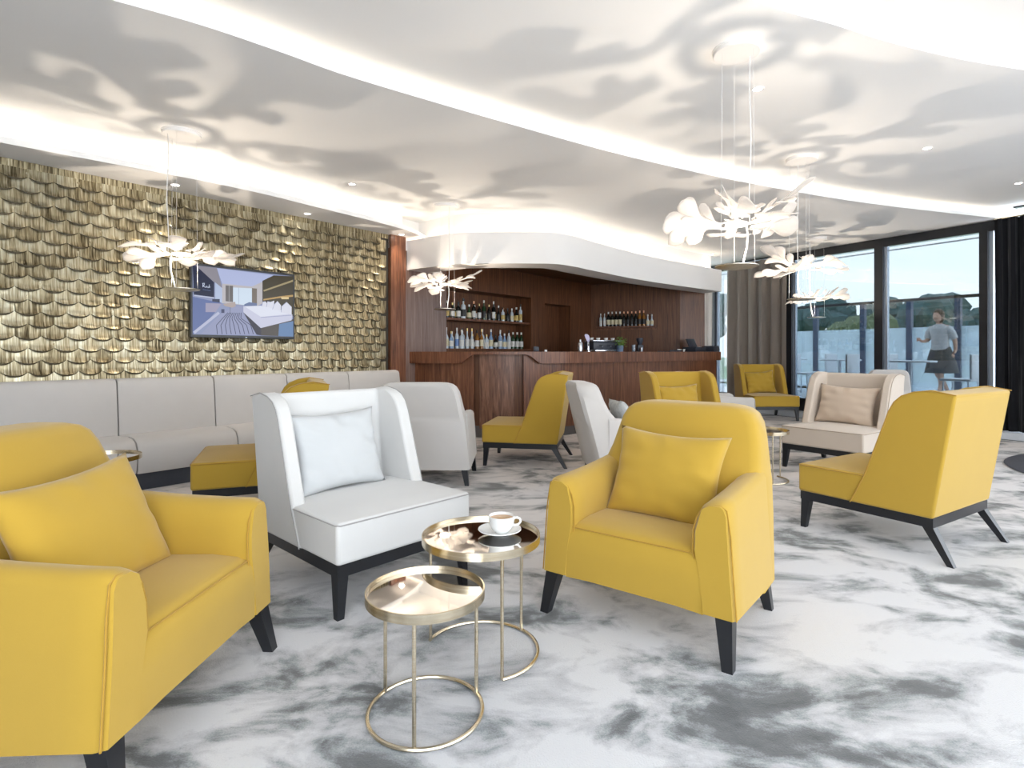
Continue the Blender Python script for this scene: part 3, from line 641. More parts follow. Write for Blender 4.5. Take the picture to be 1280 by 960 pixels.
# ------------------------------------------------------------ seating
def bevel_mod(o, w, seg=3, ang=35):
    m = o.modifiers.new('bevel', 'BEVEL'); m.width = w; m.segments = seg; m.limit_method = 'ANGLE'; m.angle_limit = math.radians(ang); m.harden_normals = False
    return o
def lerp_tab(tab, z):
    for (a, va), (b, vb) in zip(tab, tab[1:]):
        if z <= b: return va + (vb - va) * (z - a) / (b - a) if b > a else vb
    return tab[-1][1]
CY = 0.42
def leg_mesh(x0, y0, z0, x1, y1, a=0.028, b=0.017):
    bm = bmesh.new()
    add_loft(bm, [[(x + sx_ * w, y + sy_ * w, z) for sx_, sy_ in ((-1, -1), (1, -1), (1, 1), (-1, 1))] for x, y, z, w in ((x0, y0, z0, a), (x1, y1, 0.0, b))])
    return bm
def wing_chair(name, label, front, f, mat, seam, group='wing-backed lounge chairs on black frames'):
    rz = math.atan2(f[0], -f[1]); fl_ = math.hypot(*f); c = Vector(front) - Vector(f) / fl_ * CY
    t = thing(name, label, 'chair', (c.x, c.y, 0), rz, group)
    d2y = lambda d: d - CY
    # seat block, crowned
    bm = bmesh.new(); nx, ny = 8, 6
    zt = lambda u, v: 0.425 + 0.018 * (1 - u ** 4) * (1 - (2 * v - 1) ** 4)
    add_box(bm, -0.40, 0.40, d2y(0.0), d2y(0.72), 0.245, 0.435)
    o = obj('seat', bm, mat, t); bevel_mod(o, 0.018, 3)
    bm = bmesh.new()
    for j in range(ny + 1):
        for i in range(nx + 1):
            u = -1 + 2 * i / nx; v = j / ny; bm.verts.new((u * 0.385, d2y(0.015 + v * 0.69), 0.4335 + 0.020 * (1 - u ** 4) * (1 - (2 * v - 1) ** 4)))
    bm.verts.ensure_lookup_table()
    for j in range(ny):
        for i in range(nx): a = j * (nx + 1) + i; bm.faces.new([bm.verts[q] for q in (a, a + 1, a + nx + 2, a + nx + 1)])
    obj('seat_cushion', bm, mat, t, smooth=180, recalc=False)
    bm = bmesh.new(); pts = [(-0.401, d2y(0.42), 0.425), (-0.401, d2y(0.02), 0.425), (-0.385, d2y(-0.001), 0.425), (0.385, d2y(-0.001), 0.425), (0.401, d2y(0.02), 0.425), (0.401, d2y(0.42), 0.425)]
    add_tube(bm, pts, 0.0035, 6); obj('piping', bm, seam, t)
    # U-shaped shell: wings and back in one loft
    df = [(0.245, 0.335), (0.44, 0.425), (0.60, 0.48), (0.75, 0.53), (0.84, 0.56), (0.90, 0.59), (0.94, 0.63), (0.965, 0.69), (0.98, 0.78)]
    th = 0.075; rings = []
    for z, a in df:
        k = (z - 0.245) / 0.735
        db = 0.80 + 0.11 * k; ib = 0.70 + 0.075 * k; xo = 0.405
        zz = z
        rings.append([(-xo, d2y(a), zz), (-xo, d2y(db), zz - 0.02 * k), (xo, d2y(db), zz - 0.02 * k), (xo, d2y(a), zz), (xo - th, d2y(a), zz), (xo - th - 0.02, d2y(max(ib, a + 0.01)), zz - 0.008 * k), (-xo + th + 0.02, d2y(max(ib, a + 0.01)), zz - 0.008 * k), (-xo + th, d2y(a), zz)])
    bm = bmesh.new(); R = add_loft(bm, rings, cap0=False, cap1=False)
    for r in (R[0], R[-1]):
        for q in ((0, 1, 6, 7), (1, 2, 5, 6), (2, 3, 4, 5)): bm.faces.new([r[i] for i in q])
    o = obj('shell', bm, mat, t, smooth=50); bevel_mod(o, 0.02, 3, 50)
    for s in (-1, 1):
        bm = bmesh.new()
        p = [(s * 0.406, d2y(a - 0.0), z) for z, a in df] + [(s * 0.406, d2y(0.912), 0.958)]
        p = [(x, y + 0.012, z) for x, y, z in p[:-1]] + [p[-1]]
        add_tube(bm, p, 0.0035, 6)
        obj('wing_piping', bm, seam, t)
    # black base frame and legs
    bm = bmesh.new(); fr = [(-0.39, d2y(0.012)), (0.39, d2y(0.012)), (0.39, d2y(0.795)), (-0.39, d2y(0.795))]
    inn = [(-0.34, d2y(0.062)), (0.34, d2y(0.062)), (0.34, d2y(0.745)), (-0.34, d2y(0.745))]
    add_loft(bm, [[(x, y, z) for x, y, z in ((a[0], a[1], 0.19), (b_[0], b_[1], 0.19), (b_[0], b_[1], 0.246), (a[0], a[1], 0.246))] for a, b_ in list(zip(fr, inn)) + [(fr[0], inn[0])]], False, False)
    obj('base_frame', bm, M_blk, t, smooth=0)
    for s in (-1, 1):
        obj('leg', leg_mesh(s * 0.362, d2y(0.045), 0.195, s * 0.375, d2y(0.03)), M_blk, t, smooth=0)
        obj('leg', leg_mesh(s * 0.362, d2y(0.765), 0.195, s * 0.392, d2y(0.885)), M_blk, t, smooth=0)
    return t

def armchair(name, label, front, f, mat, seam, group='armchairs with sloping arms on black legs', sc=(1, 1, 1)):
    rz = math.atan2(f[0], -f[1]); fl_ = math.hypot(*f); c = Vector(front) - Vector(f) / fl_ * CY * sc[1]
    t = thing(name, label, 'armchair', (c.x, c.y, 0), rz, group); t.scale = sc
    d2y = lambda d: d - CY
    zb = lambda d: 0.185 - 0.055 * d / 0.8
    xo = lambda z: 0.438 - 0.055 * (z - 0.15) / 0.78
    # arms
    for s in (-1, 1):
        rings = []
        for d in (0.0, 0.03, 0.12, 0.3, 0.45, 0.60):
            top = 0.622 + 0.03 * (d / 0.6) ** 2 - (0.012 if d == 0 else 0); b0 = zb(d)
            e = 0.012 if d == 0 else 0.0
            prof = [(xo(b0) - e, b0), (xo(0.40) - e, 0.40), (xo(0.57) - e, top - 0.035), (xo(0.60) - 0.008 - e, top - 0.012), (xo(0.6) - 0.03, top - e * 0.3), (0.335, top - 0.004), (0.305, top - 0.022), (0.283 + e, top - 0.06), (0.270 + e, top - 0.11), (0.268 + e, 0.42), (0.285 + e, 0.33), (0.300 + e, b0)]
            lean = 0.02 * (d2y(d) < 0)
            rings.append([(s * x, d2y(d + 0.03 * max(0, (z - 0.4)) * (1 if d < 0.1 else 0)), z) for x, z in prof])
        bm = bmesh.new(); add_loft(bm, rings); obj('arm', bm, mat, t, smooth=55)
        bm = bmesh.new(); b0 = zb(0)
        pr_ = [(0.300, b0), (0.286, 0.33), (0.268, 0.42), (0.270, 0.50), (0.283, 0.552), (0.305, 0.589), (0.335, 0.606), (xo(0.6) - 0.03, 0.609), (xo(0.6) - 0.008, 0.595), (xo(0.5), 0.5), (xo(0.4), 0.40), (xo(b0), b0)]
        add_tube(bm, [(s * x, d2y(0.010 + 0.03 * max(0, z - 0.4)), z) for x, z in pr_], 0.0032, 6); obj('seam', bm, seam, t)
    # seat
    bm = bmesh.new()
    prof = [(0.006, zb(0)), (0.0, 0.30), (0.004, 0.385), (0.02, 0.415), (0.05, 0.428), (0.15, 0.436), (0.35, 0.43), (0.60, 0.40), (0.60, 0.17)]
    add_loft(bm, [[(x, d2y(d), z - (0.006 if abs(x) > 0.29 else 0)) for d, z in prof] for x in (-0.31, -0.2, 0, 0.2, 0.31)]); obj('seat', bm, mat, t, smooth=55)
    bm = bmesh.new(); add_tube(bm, [(-0.28, d2y(0.013), 0.409), (0.28, d2y(0.013), 0.409)], 0.003, 6); obj('seat_seam', bm, seam, t)
    # backrest
    lev = [(0.135, 0.40, 0.0), (0.44, 0.45, 0), (0.58, 0.48, 0), (0.64, 0.53, 0), (0.70, 0.58, 0), (0.78, 0.62, 0.0), (0.85, 0.645, 0.004), (0.895, 0.66, 0.022), (0.918, 0.675, 0.048), (0.930, 0.695, 0.085), (0.934, 0.73, 0.12)]
    rings = []
    for z, dfr, sh in lev:
        k = (z - 0.135) / 0.8; db = 0.665 + 0.20 * k; w = xo(z) - 0.002 - sh - 0.035 * max(0, (z - 0.55) / 0.38)
        if z > 0.9: db -= 0.02 * (z - 0.9) / 0.03
        zz = zb(0.6) if z < 0.2 else z
        r_ = 0.05
        rings.append([(-w, d2y(dfr + r_), zz), (-w, d2y(db - 0.03), zz), (-w + 0.03, d2y(db), zz), (w - 0.03, d2y(db), zz), (w, d2y(db - 0.03), zz), (w, d2y(dfr + r_), zz), (w - 0.015, d2y(dfr + 0.015), zz), (w - r_, d2y(dfr), zz), (-w + r_, d2y(dfr), zz), (-w + 0.015, d2y(dfr + 0.015), zz)])
    bm = bmesh.new(); add_loft(bm, rings); obj('backrest', bm, mat, t, smooth=45)
    # legs
    for s in (-1, 1):
        obj('leg', leg_mesh(s * 0.385, d2y(0.045), zb(0) + 0.012, s * 0.410, d2y(-0.005), 0.033, 0.020), M_blk, t, smooth=0)
        obj('leg', leg_mesh(s * 0.385, d2y(0.61), zb(0.7) + 0.02, s * 0.412, d2y(0.635), 0.030, 0.018), M_blk, t, smooth=0)
    return t

def cushion(label, loc, rz, tilt, w, h, th, mat, seed=1, roll=0.0, name='cushion', wr=1.0):
    rnd = random.Random(seed); n = 26; bm = bmesh.new(); sides = []
    ph = [rnd.uniform(0, 6.28) for _ in range(6)]
    def P(u, v, s):
        pin = 1 + 0.075 * (abs(u) * abs(v)) ** 2.5 - 0.05 * ((1 - u * u) * (abs(v) ** 6) + (1 - v * v) * (abs(u) ** 6))
        x = u * w / 2 * pin; z = v * h / 2 * pin
        prof = ((1 - u ** 6) * (1 - v ** 6)) ** 0.5 * (0.55 + 0.45 * (1 - u * u * 0.8) * (1 - v * v * 0.8))
        e = max(abs(u), abs(v))
        wrk = 0.008 * wr * e * e * (math.sin(13 * u + ph[0] + 3 * v) * (1 - abs(u)) + math.sin(15 * v + ph[1] + 2 * u) * (1 - abs(v)) + 0.6 * math.sin(9 * (u + v) + ph[2]))
        y = s * (th / 2 * prof + wrk * (1 if prof > 0.05 else 0) * (1 - e ** 12))
        return (x, y, z)
    G = {}
    for s in (-1, 1):
        for j in range(n + 1):
            for i in range(n + 1):
                edge = i in (0, n) or j in (0, n)
                if s == 1 and edge: G[(s, i, j)] = G[(-1, i, j)]; continue
                G[(s, i, j)] = bm.verts.new(P(-1 + 2 * i / n, -1 + 2 * j / n, s))
        for j in range(n):
            for i in range(n): bm.faces.new((G[(s, i, j)], G[(s, i + 1, j)], G[(s, i + 1, j + 1)], G[(s, i, j + 1)]))
    o = obj(name, bm, mat, smooth=180)
    o.location = loc; o.rotation_mode = 'QUATERNION'
    o.rotation_quaternion = (Matrix.Rotation(rz, 4, 'Z') @ Matrix.Rotation(tilt, 4, 'X') @ Matrix.Rotation(roll, 4, 'Y')).to_quaternion()
    return tag(o, label, 'cushion', None)
def in_chair(front, f, x, d, z):
    fl_ = math.hypot(*f); fx, fy = f[0] / fl_, f[1] / fl_; rz = math.atan2(fx, -fy)
    return (front[0] - fx * d + math.cos(rz) * x, front[1] - fy * d + math.sin(rz) * x, z), rz

F = {}
F['YL'] = ((-1.005, 1.85), (0.998, -0.06)); F['A'] = ((0.489, 2.355), (-0.6, -0.8)); F['W1'] = ((-0.50, 2.77), (0.73, -0.68))
F['G1'] = ((-0.79, 5.68), (0.04, 1.0)); F['G2'] = ((1.38, 5.09), (0.997, 0.06)); F['G3'] = ((3.09, 7.5), (1.0, 0.0)); F['Y2'] = ((-0.25, 6.30), (-0.984, 0.177))
F['Y3'] = ((-2.35, 4.20), (-0.93, -0.37)); F['YR'] = ((2.315, 4.08), (-0.53, 0.848)); F['B1'] = ((3.05, 5.55), (-0.82, -0.57)); F['Y4'] = ((2.10, 5.77), (0.25, -0.97)); F['Y5'] = ((4.60, 9.72), (0.0, -1.0)); F['G5'] = ((5.95, 9.05), (0.4, 0.9))
armchair('armchair', 'big yellow armchair cut off by the left edge, a large cushion on it', *F['YL'], M_yel, M_yel_dk)
armchair('armchair', 'yellow armchair in the centre foreground beside the round tables', *F['A'], M_yel, M_yel_dk)
armchair('armchair', 'pale grey armchair seen from behind, back turned, behind the white wing chair', *F['G1'], M_gry, M_gry_dk)
armchair('armchair', 'pale grey armchair with a mottled cushion just behind the central yellow armchair', *F['G2'], M_gry, M_gry_dk)
armchair('armchair', 'pale grey armchair mostly hidden behind the far yellow wing chair near the counter end', *F['G3'], M_gry, M_gry_dk)
armchair('armchair', 'small grey armchair standing against the window below the walking woman', *F['G5'], M_gry, M_gry_dk, sc=(0.72, 0.85, 1.0))
wing_chair('wing_chair', 'white wing chair with a white cushion in the left foreground', *F['W1'], M_wht, M_wht_dk)
wing_chair('wing_chair', 'yellow wing chair seen from the side in front of the bar counter', *F['Y2'], M_yel, M_yel_dk)
wing_chair('wing_chair', 'yellow wing chair half hidden between the bench and the white wing chair', *F['Y3'], M_yel, M_yel_dk)
wing_chair('wing_chair', 'large yellow wing chair seen from behind at the right', *F['YR'], M_yel, M_yel_dk)
wing_chair('wing_chair', 'beige wing chair with a beige cushion in front of the window', *F['B1'], M_bei, M_bei_dk)
wing_chair('wing_chair', 'yellow wing chair directly behind the central yellow armchair, facing the room', *F['Y4'], M_yel, M_yel_dk)
wing_chair('wing_chair', 'farthest yellow wing chair, standing before the taupe curtain', *F['Y5'], M_yel, M_yel_dk)

def cush(key, x, d, z, label, w, h, th, mat, tilt, seed, roll=0.0, yaw=0.0, wr=1.0):
    loc, rz = in_chair(*F[key], x, d, z); return cushion(label, loc, rz + yaw, tilt, w, h, th, mat, seed, roll, wr=wr)
cush('A', 0.0, 0.41, 0.605, 'yellow cushion leaning in the central yellow armchair', 0.52, 0.42, 0.17, M_yel, math.radians(-22), 2, math.radians(2), wr=0.8)
cush('YL', -0.01, 0.40, 0.60, 'large yellow cushion in the armchair at the left edge', 0.54, 0.42, 0.15, M_yel, math.radians(-24), 3, math.radians(-2), wr=0.5)
cush('W1', -0.06, 0.59, 0.655, 'white cushion leaning in the white wing chair', 0.50, 0.42, 0.15, M_cush_w, math.radians(-17), 4, math.radians(-1), wr=1.3)
cush('B1', -0.02, 0.59, 0.64, 'beige cushion leaning in the beige wing chair', 0.56, 0.40, 0.15, M_cush_b, math.radians(-17), 5, math.radians(2), wr=1.3)
cush('Y4', -0.06, 0.60, 0.63, 'yellow cushion in the wing chair behind the central armchair', 0.50, 0.38, 0.14, M_yel, math.radians(-15), 6, math.radians(-2), wr=1.5)
cush('Y5', -0.03, 0.60, 0.64, 'yellow cushion in the farthest yellow wing chair by the curtain', 0.52, 0.40, 0.14, M_yel, math.radians(-15), 7, math.radians(-4), wr=1.5)
cush('G2', 0.05, 0.36, 0.59, 'mottled grey cushion in the pale grey armchair', 0.45, 0.36, 0.15, M_cush_g, math.radians(-24), 8, 0.05)

# ------------------------------------------------------------ wall bench
bench = thing('wall_bench', 'long pale grey upholstered bench along the scale-tiled wall', 'bench', (W0.x, W0.y, 0), math.atan2(WD.y, WD.x))
bs = [-3.4, -2.55, -1.70, -0.87, -0.04, 0.774, 1.623, 2.42, 3.24, 4.055]
for a, b_ in zip(bs, bs[1:]):
    e = 0.006
    bm = bmesh.new(); pf = [(-0.05, 0.30), (-0.05, 0.93), (-0.075, 0.952), (-0.12, 0.955), (-0.165, 0.945), (-0.185, 0.915), (-0.20, 0.80), (-0.225, 0.55), (-0.235, 0.42), (-0.235, 0.30)]
    add_loft(bm, [[(x, y * 1.0 + (0.008 if q else 0), z - (0.006 if q else 0)) for y, z in pf] for x, q in ((a + e, 1), (a + 0.03, 0), (b_ - 0.03, 0), (b_ - e, 1))]); obj('back_section', bm, M_gry, bench, smooth=50)
    bm = bmesh.new(); pf = [(-0.20, 0.15), (-0.20, 0.44), (-0.50, 0.458), (-0.62, 0.452), (-0.69, 0.425), (-0.72, 0.37), (-0.735, 0.28), (-0.725, 0.19), (-0.70, 0.15)]
    add_loft(bm, [[(x, y + (0.010 if q and y < -0.3 else 0), z - (0.007 if q and z > 0.3 else 0)) for y, z in pf] for x, q in ((a + e, 1), (a + 0.03, 0), (b_ - 0.03, 0), (b_ - e, 1))]); obj('seat_section', bm, M_gry, bench, smooth=50)
bm = bmesh.new(); add_box(bm, -3.4, 4.05, -0.66, -0.05, 0.0, 0.16); obj('plinth', bm, M_plinth, bench, smooth=0)

# ------------------------------------------------------------ round tables
def arc(r, a0, a1, z, n=40): return [(r * math.cos(math.radians(a0 + (a1 - a0) * i / n)), r * math.sin(math.radians(a0 + (a1 - a0) * i / n)), z) for i in range(n + 1)]
def round_table(label, x, y, r, h, ring, legs, rz=0.0):
    t = thing('side_table', label, 'side table', (x, y, 0), rz, 'round brass side tables')
    obj('rim', lathe([(r - 0.006, h - 0.026), (r, h - 0.026), (r, h + 0.004), (r - 0.005, h + 0.004), (r - 0.006, h - 0.026)], 72), M_gold, t, smooth=30)
    obj('mirror_top', lathe([(0, h - 0.024), (r - 0.006, h - 0.024), (r - 0.006, h - 0.010), (0, h - 0.010)], 72), M_mirror, t, smooth=30)
    bm = bmesh.new()
    if ring is None: add_tube(bm, arc(r - 0.008, 0, 360, 0.007, 64)[:-1], 0.007, 8, closed=True)
    else: add_tube(bm, arc(r - 0.008, ring[0], ring[1], 0.007), 0.007, 8)
    obj('base_ring', bm, M_gold, t)
    for a in legs:
        c_, s_ = (r - 0.012) * math.cos(math.radians(a)), (r - 0.012) * math.sin(math.radians(a))
        bm = bmesh.new(); add_tube(bm, [(c_, s_, 0.007), (c_, s_, h - 0.02)], 0.0065, 8); obj('leg', bm, M_gold, t)
    return t
# legs of the small one: feet seen at (475,868), (527,935), (594,866)
round_table('low round brass table with mirror top nearest the camera, full ring base', -0.288, 1.868, 0.197, 0.41, None, (-92, 28, 148))
round_table('taller round brass table carrying the coffee cup', -0.124, 2.25, 0.236, 0.47, (-67, 162), (-67, 43, 162))
round_table('round brass table between the wall bench and the left armchair', -2.87, 3.92, 0.236, 0.47, (100, 330), (100, -25, 330))
round_table('round brass table between the central armchair and the beige wing chair', 2.35, 5.27, 0.236, 0.47, (-200, 30), (20, -90, -200))
# cup and saucer
cx, cy, cz = -0.050, 2.275, 0.4605
sa = obj('saucer', lathe([(0, 0.0), (0.038, 0.0), (0.042, 0.004), (0.068, 0.012), (0.088, 0.021), (0.087, 0.024), (0.066, 0.016), (0.040, 0.008), (0, 0.007)], 40), M_porc); sa.location = (cx, cy, cz)
tag(sa, 'white porcelain saucer under the coffee cup', 'saucer')
cu = thing('coffee_cup', 'white porcelain cup of milky coffee on the saucer', 'cup', (cx + 0.008, cy - 0.005, cz + 0.0085))
obj('body', lathe([(0, 0.0), (0.024, 0.0), (0.027, 0.004), (0.040, 0.016), (0.049, 0.034), (0.053, 0.055), (0.054, 0.068), (0.052, 0.069), (0.050, 0.056), (0.046, 0.036), (0.036, 0.018), (0, 0.012)], 40), M_porc, cu)
obj('coffee', lathe([(0, 0.058), (0.0498, 0.058)], 30), M_coffee, cu)
bm = bmesh.new(); add_tube(bm, [(0.048, 0, 0.056), (0.062, 0.0, 0.062), (0.074, 0.0, 0.056), (0.077, 0, 0.044), (0.068, 0.0, 0.033), (0.048, 0, 0.028)], 0.0045, 8); obj('handle', bm, M_porc, cu)

# ------------------------------------------------------------ round rug
rg = tag(obj('round_rug', lathe([(0, 0.0), (1.48, 0.0), (1.50, 0.006), (1.49, 0.014), (0, 0.015)], 96), M_rug), 'charcoal round rug at the right edge of the floor', 'rug'); rg.location = (6.49, 5.12, 0.001)

# ------------------------------------------------------------ television
tv = thing('television', 'flat black television on the scale-tiled wall showing a hotel bedroom', 'television', (0, 0, 0))
s0, s1 = 1.435, 2.575; tvz0, tvz1 = 1.35, 2.115
p = wall(s0, 0.075); tv.location = (p.x, p.y, tvz0); tv.rotation_euler = (0, 0, math.atan2(WD.y, WD.x)); tw, thh = s1 - s0, tvz1 - tvz0
bm = box(0, tw, 0, 0.045, 0, thh, 0.004, 1); obj('casing', bm, M_dark, tv)
bm = bmesh.new(); add_box(bm, tw / 2 - 0.2, tw / 2 + 0.2, 0.045, 0.075, 0.2, 0.5); obj('wall_mount', bm, M_dark, tv)
def scr_mat():
    m, t, b = new_mat('screen_picture'); a = t.nodes.new('ShaderNodeVertexColor'); a.layer_name = 'Col'
    b.inputs['Base Color'].default_value = (0.01, 0.01, 0.01, 1); b.inputs['Roughness'].default_value = 0.15; b.inputs['Specular IOR Level'].default_value = 0.2
    t.links.new(a.outputs['Color'], b.inputs['Emission Color']); b.inputs['Emission Strength'].default_value = 0.40; return m
bm = bmesh.new(); lay = bm.loops.layers.float_color.new('Col'); depth = [0]
bx0, bx1, bz0, bz1 = 0.022, tw - 0.022, 0.030, thh - 0.026
def suv(x, y):
    u = (x - 125) / 1015; yt = 100 + 90 * u; yb = 780 + 30 * u
    return bx0 + min(max(u, 0), 1) * (bx1 - bx0), bz0 + min(max((yb - y) / (yb - yt), 0), 1) * (bz1 - bz0)
def spoly(pts, c):
    depth[0] += 1; y = -0.0006 - 0.00012 * depth[0]
    f = bm.faces.new([bm.verts.new((suv(*q)[0], y, suv(*q)[1])) for q in pts])
    col = rgb(*c)
    for l in f.loops: l[lay] = col
def sline(pts, w, c):
    for (x0, y0), (x1, y1) in zip(pts, pts[1:]):
        d = math.hypot(x1 - x0, y1 - y0) or 1; nx, ny = -(y1 - y0) / d * w / 2, (x1 - x0) / d * w / 2
        spoly([(x0 + nx, y0 + ny), (x1 + nx, y1 + ny), (x1 - nx, y1 - ny), (x0 - nx, y0 - ny)], c)
spoly([(125, 100), (1140, 190), (1140, 810), (125, 780)], (150, 160, 196))
spoly([(150, 105), (345, 122), (395, 320), (320, 262)], (150, 146, 156)); spoly([(345, 122), (920, 182), (800, 250), (690, 300), (395, 275)], (188, 198, 236))
spoly([(395, 275), (690, 300), (800, 250), (800, 470), (740, 500), (395, 470)], (200, 196, 200)); spoly([(330, 265), (395, 320), (395, 470), (330, 430)], (190, 205, 235))
spoly([(125, 100), (160, 110), (320, 265), (320, 412), (135, 388)], (18, 27, 62)); sline([(140, 398), (320, 418)], 8, (210, 215, 235))
spoly([(500, 312), (690, 318), (690, 500), (500, 470)], (222, 238, 255)); sline([(556, 315), (556, 480)], 5, (180, 195, 215))
spoly([(428, 292), (500, 296), (500, 458), (428, 450)], (112, 108, 108)); sline([(462, 294), (462, 452)], 8, (160, 158, 160)); spoly([(690, 316), (742, 320), (742, 490), (690, 482)], (128, 118, 108))
spoly([(800, 240), (920, 184), (1140, 190), (1140, 600), (800, 480)], (70, 62, 42)); spoly([(810, 335), (1140, 225), (1140, 245), (815, 350)], (176, 160, 120)); spoly([(810, 425), (1000, 395), (1140, 380), (1140, 400), (1000, 412), (810, 440)], (196, 160, 100)); spoly([(1000, 405), (1090, 405), (1090, 425), (1010, 425)], (240, 215, 160))
spoly([(125, 410), (390, 470), (330, 560), (180, 740), (125, 780)], (104, 120, 172)); spoly([(240, 470), (390, 475), (330, 560), (240, 560)], (170, 165, 190)); sline([(135, 765), (365, 565)], 26, (196, 200, 226))
spoly([(200, 775), (380, 575), (520, 500), (620, 500), (740, 790), (200, 778)], (158, 164, 198))
for k in range(9):
    x0 = 350 + k * 44; sline([(x0, 780), (x0 - 10 - 2 * k, 690), (400 + k * 22, 620), (450 + k * 16, 565)], 6, (62, 64, 92))
spoly([(400, 480), (520, 455), (525, 500), (490, 515), (420, 500)], (186, 172, 168)); sline([(470, 512), (470, 580)], 8, (130, 135, 160)); spoly([(385, 530), (415, 530), (415, 568), (385, 568)], (70, 76, 110)); spoly([(300, 430), (370, 430), (370, 465), (300, 455)], (60, 66, 92))
spoly([(610, 480), (660, 458), (740, 470), (740, 500), (610, 500)], (110, 125, 165))
spoly([(600, 560), (785, 715), (785, 795), (735, 785)], (62, 60, 74)); spoly([(785, 715), (1140, 630), (1140, 812), (785, 795)], (84, 78, 74)); spoly([(980, 680), (1140, 650), (1140, 812), (970, 802)], (108, 140, 184))
spoly([(600, 500), (860, 490), (1130, 585), (1120, 642), (780, 720), (600, 560)], (214, 216, 238)); spoly([(610, 500), (860, 492), (1120, 575), (780, 606)], (236, 240, 255)); sline([(780, 612), (1120, 590)], 5, (160, 165, 200))
for q in (((790, 500), (800, 455), (830, 450), (855, 480), (850, 510)), ((840, 505), (850, 450), (885, 455), (925, 440), (920, 525)), ((905, 530), (925, 480), (960, 445), (1000, 490), (995, 545)), ((1000, 560), (1005, 500), (1062, 455), (1120, 505), (1120, 585))):
    spoly(q, (232, 234, 248)); sline([q[0], q[1], q[2]], 5, (170, 175, 205))
# white script on the dark sign in the picture
sline([(214, 315), (214, 275)], 6, (220, 230, 255)); sline([(208, 278), (228, 276), (226, 294), (212, 298), (236, 318)], 5, (220, 230, 255)); sline([(244, 302), (238, 316), (250, 316), (250, 302)], 4, (220, 230, 255)); sline([(262, 306), (256, 318), (268, 320), (272, 288)], 4, (220, 230, 255)); sline([(276, 304), (276, 322)], 4, (220, 230, 255)); sline([(212, 338), (284, 350)], 3, (120, 140, 190))
obj('screen', bm, scr_mat(), tv, smooth=0, recalc=False)
bm = bmesh.new(); add_box(bm, tw / 2 - 0.008, tw / 2 + 0.008, -0.002, 0.001, 0.008, 0.014); obj('power_light', bm, M_alu, tv, smooth=0)

# ------------------------------------------------------------ pendant lamps
def leaf_bm(seed, L_=0.42, up=0.0):
    rnd = random.Random(seed); bm = bmesh.new()
    c1, c2 = rnd.uniform(-0.10, 0.13), rnd.uniform(-0.10, 0.10)
    def bend(x, y): r = math.hypot(x, y); t = min(r / L_, 1.1); return up * math.sin(t * 2.6) + c1 * t * t + c2 * t * y * 6
    def paddle(x0, y0, ang, ln, w, w0, curl):
        n = 9; rows = []
        for i in range(n + 1):
            t = i / n; ww = w0 + (w - w0) * math.sin(min(1, t * 1.25) * PI / 2) ** 2; ww *= math.sqrt(max(0.0, 1 - max(0, (t - 0.62) / 0.38) ** 2)) if t > 0.62 else 1
            if i == n: ww = 0.003
            row = []
            for k in (-1, -0.5, 0, 0.5, 1):
                lx = t * ln; ly = k * ww
                x = x0 + lx * math.cos(ang) - ly * math.sin(ang); y = y0 + lx * math.sin(ang) + ly * math.cos(ang)
                row.append(bm.verts.new((x, y, bend(x, y) + curl * t * t + 0.25 * abs(ly) * (1 if t > 0.3 else t / 0.3))))
            rows.append(row)
        for a, b_ in zip(rows, rows[1:]):
            for k in range(4): bm.faces.new((a[k], a[k + 1], b_[k + 1], b_[k]))
    paddle(0.03, 0, 0, 0.28, 0.045, 0.022, 0)
    paddle(0.20, 0.0, rnd.uniform(-0.12, 0.12), L_ - 0.20, 0.080, 0.03, rnd.uniform(-0.05, 0.07))
    paddle(0.17, 0.015, rnd.uniform(0.45, 0.7), (L_ - 0.19) * rnd.uniform(0.7, 0.95), 0.066, 0.02, rnd.uniform(-0.03, 0.09))
    paddle(0.17, -0.015, -rnd.uniform(0.45, 0.7), (L_ - 0.19) * rnd.uniform(0.7, 0.95), 0.066, 0.02, rnd.uniform(-0.06, 0.06))
    paddle(0.08, 0.01, rnd.uniform(0.7, 1.0), 0.13, 0.035, 0.015, rnd.uniform(0.0, 0.05))
    return bm
leaf_meshes = []
for k in range(9):
    bm = leaf_bm(40 + k, up=(0.05, -0.02, 0.02)[k % 3]); bmesh.ops.recalc_face_normals(bm, faces=bm.faces)
    me = bpy.data.meshes.new('leaf'); bm.to_mesh(me); bm.free(); me.materials.append(M_leaf); me.polygons.foreach_set('use_smooth', [True] * len(me.polygons)); leaf_meshes.append(me)
M_disc = plain('hammered_silver', (0.55, 0.50, 0.42, 1), 0.3, metal=0.9, noise=0.4, nscale=60, bump=0.8)
M_cord = plain('white_cord', (0.8, 0.78, 0.75, 1), 0.5, noise=0.02)
M_bulb = plain('led_ring', (1, 1, 1, 1), 0.5, emit=(1.0, 0.88, 0.72, 1), estr=2.0)
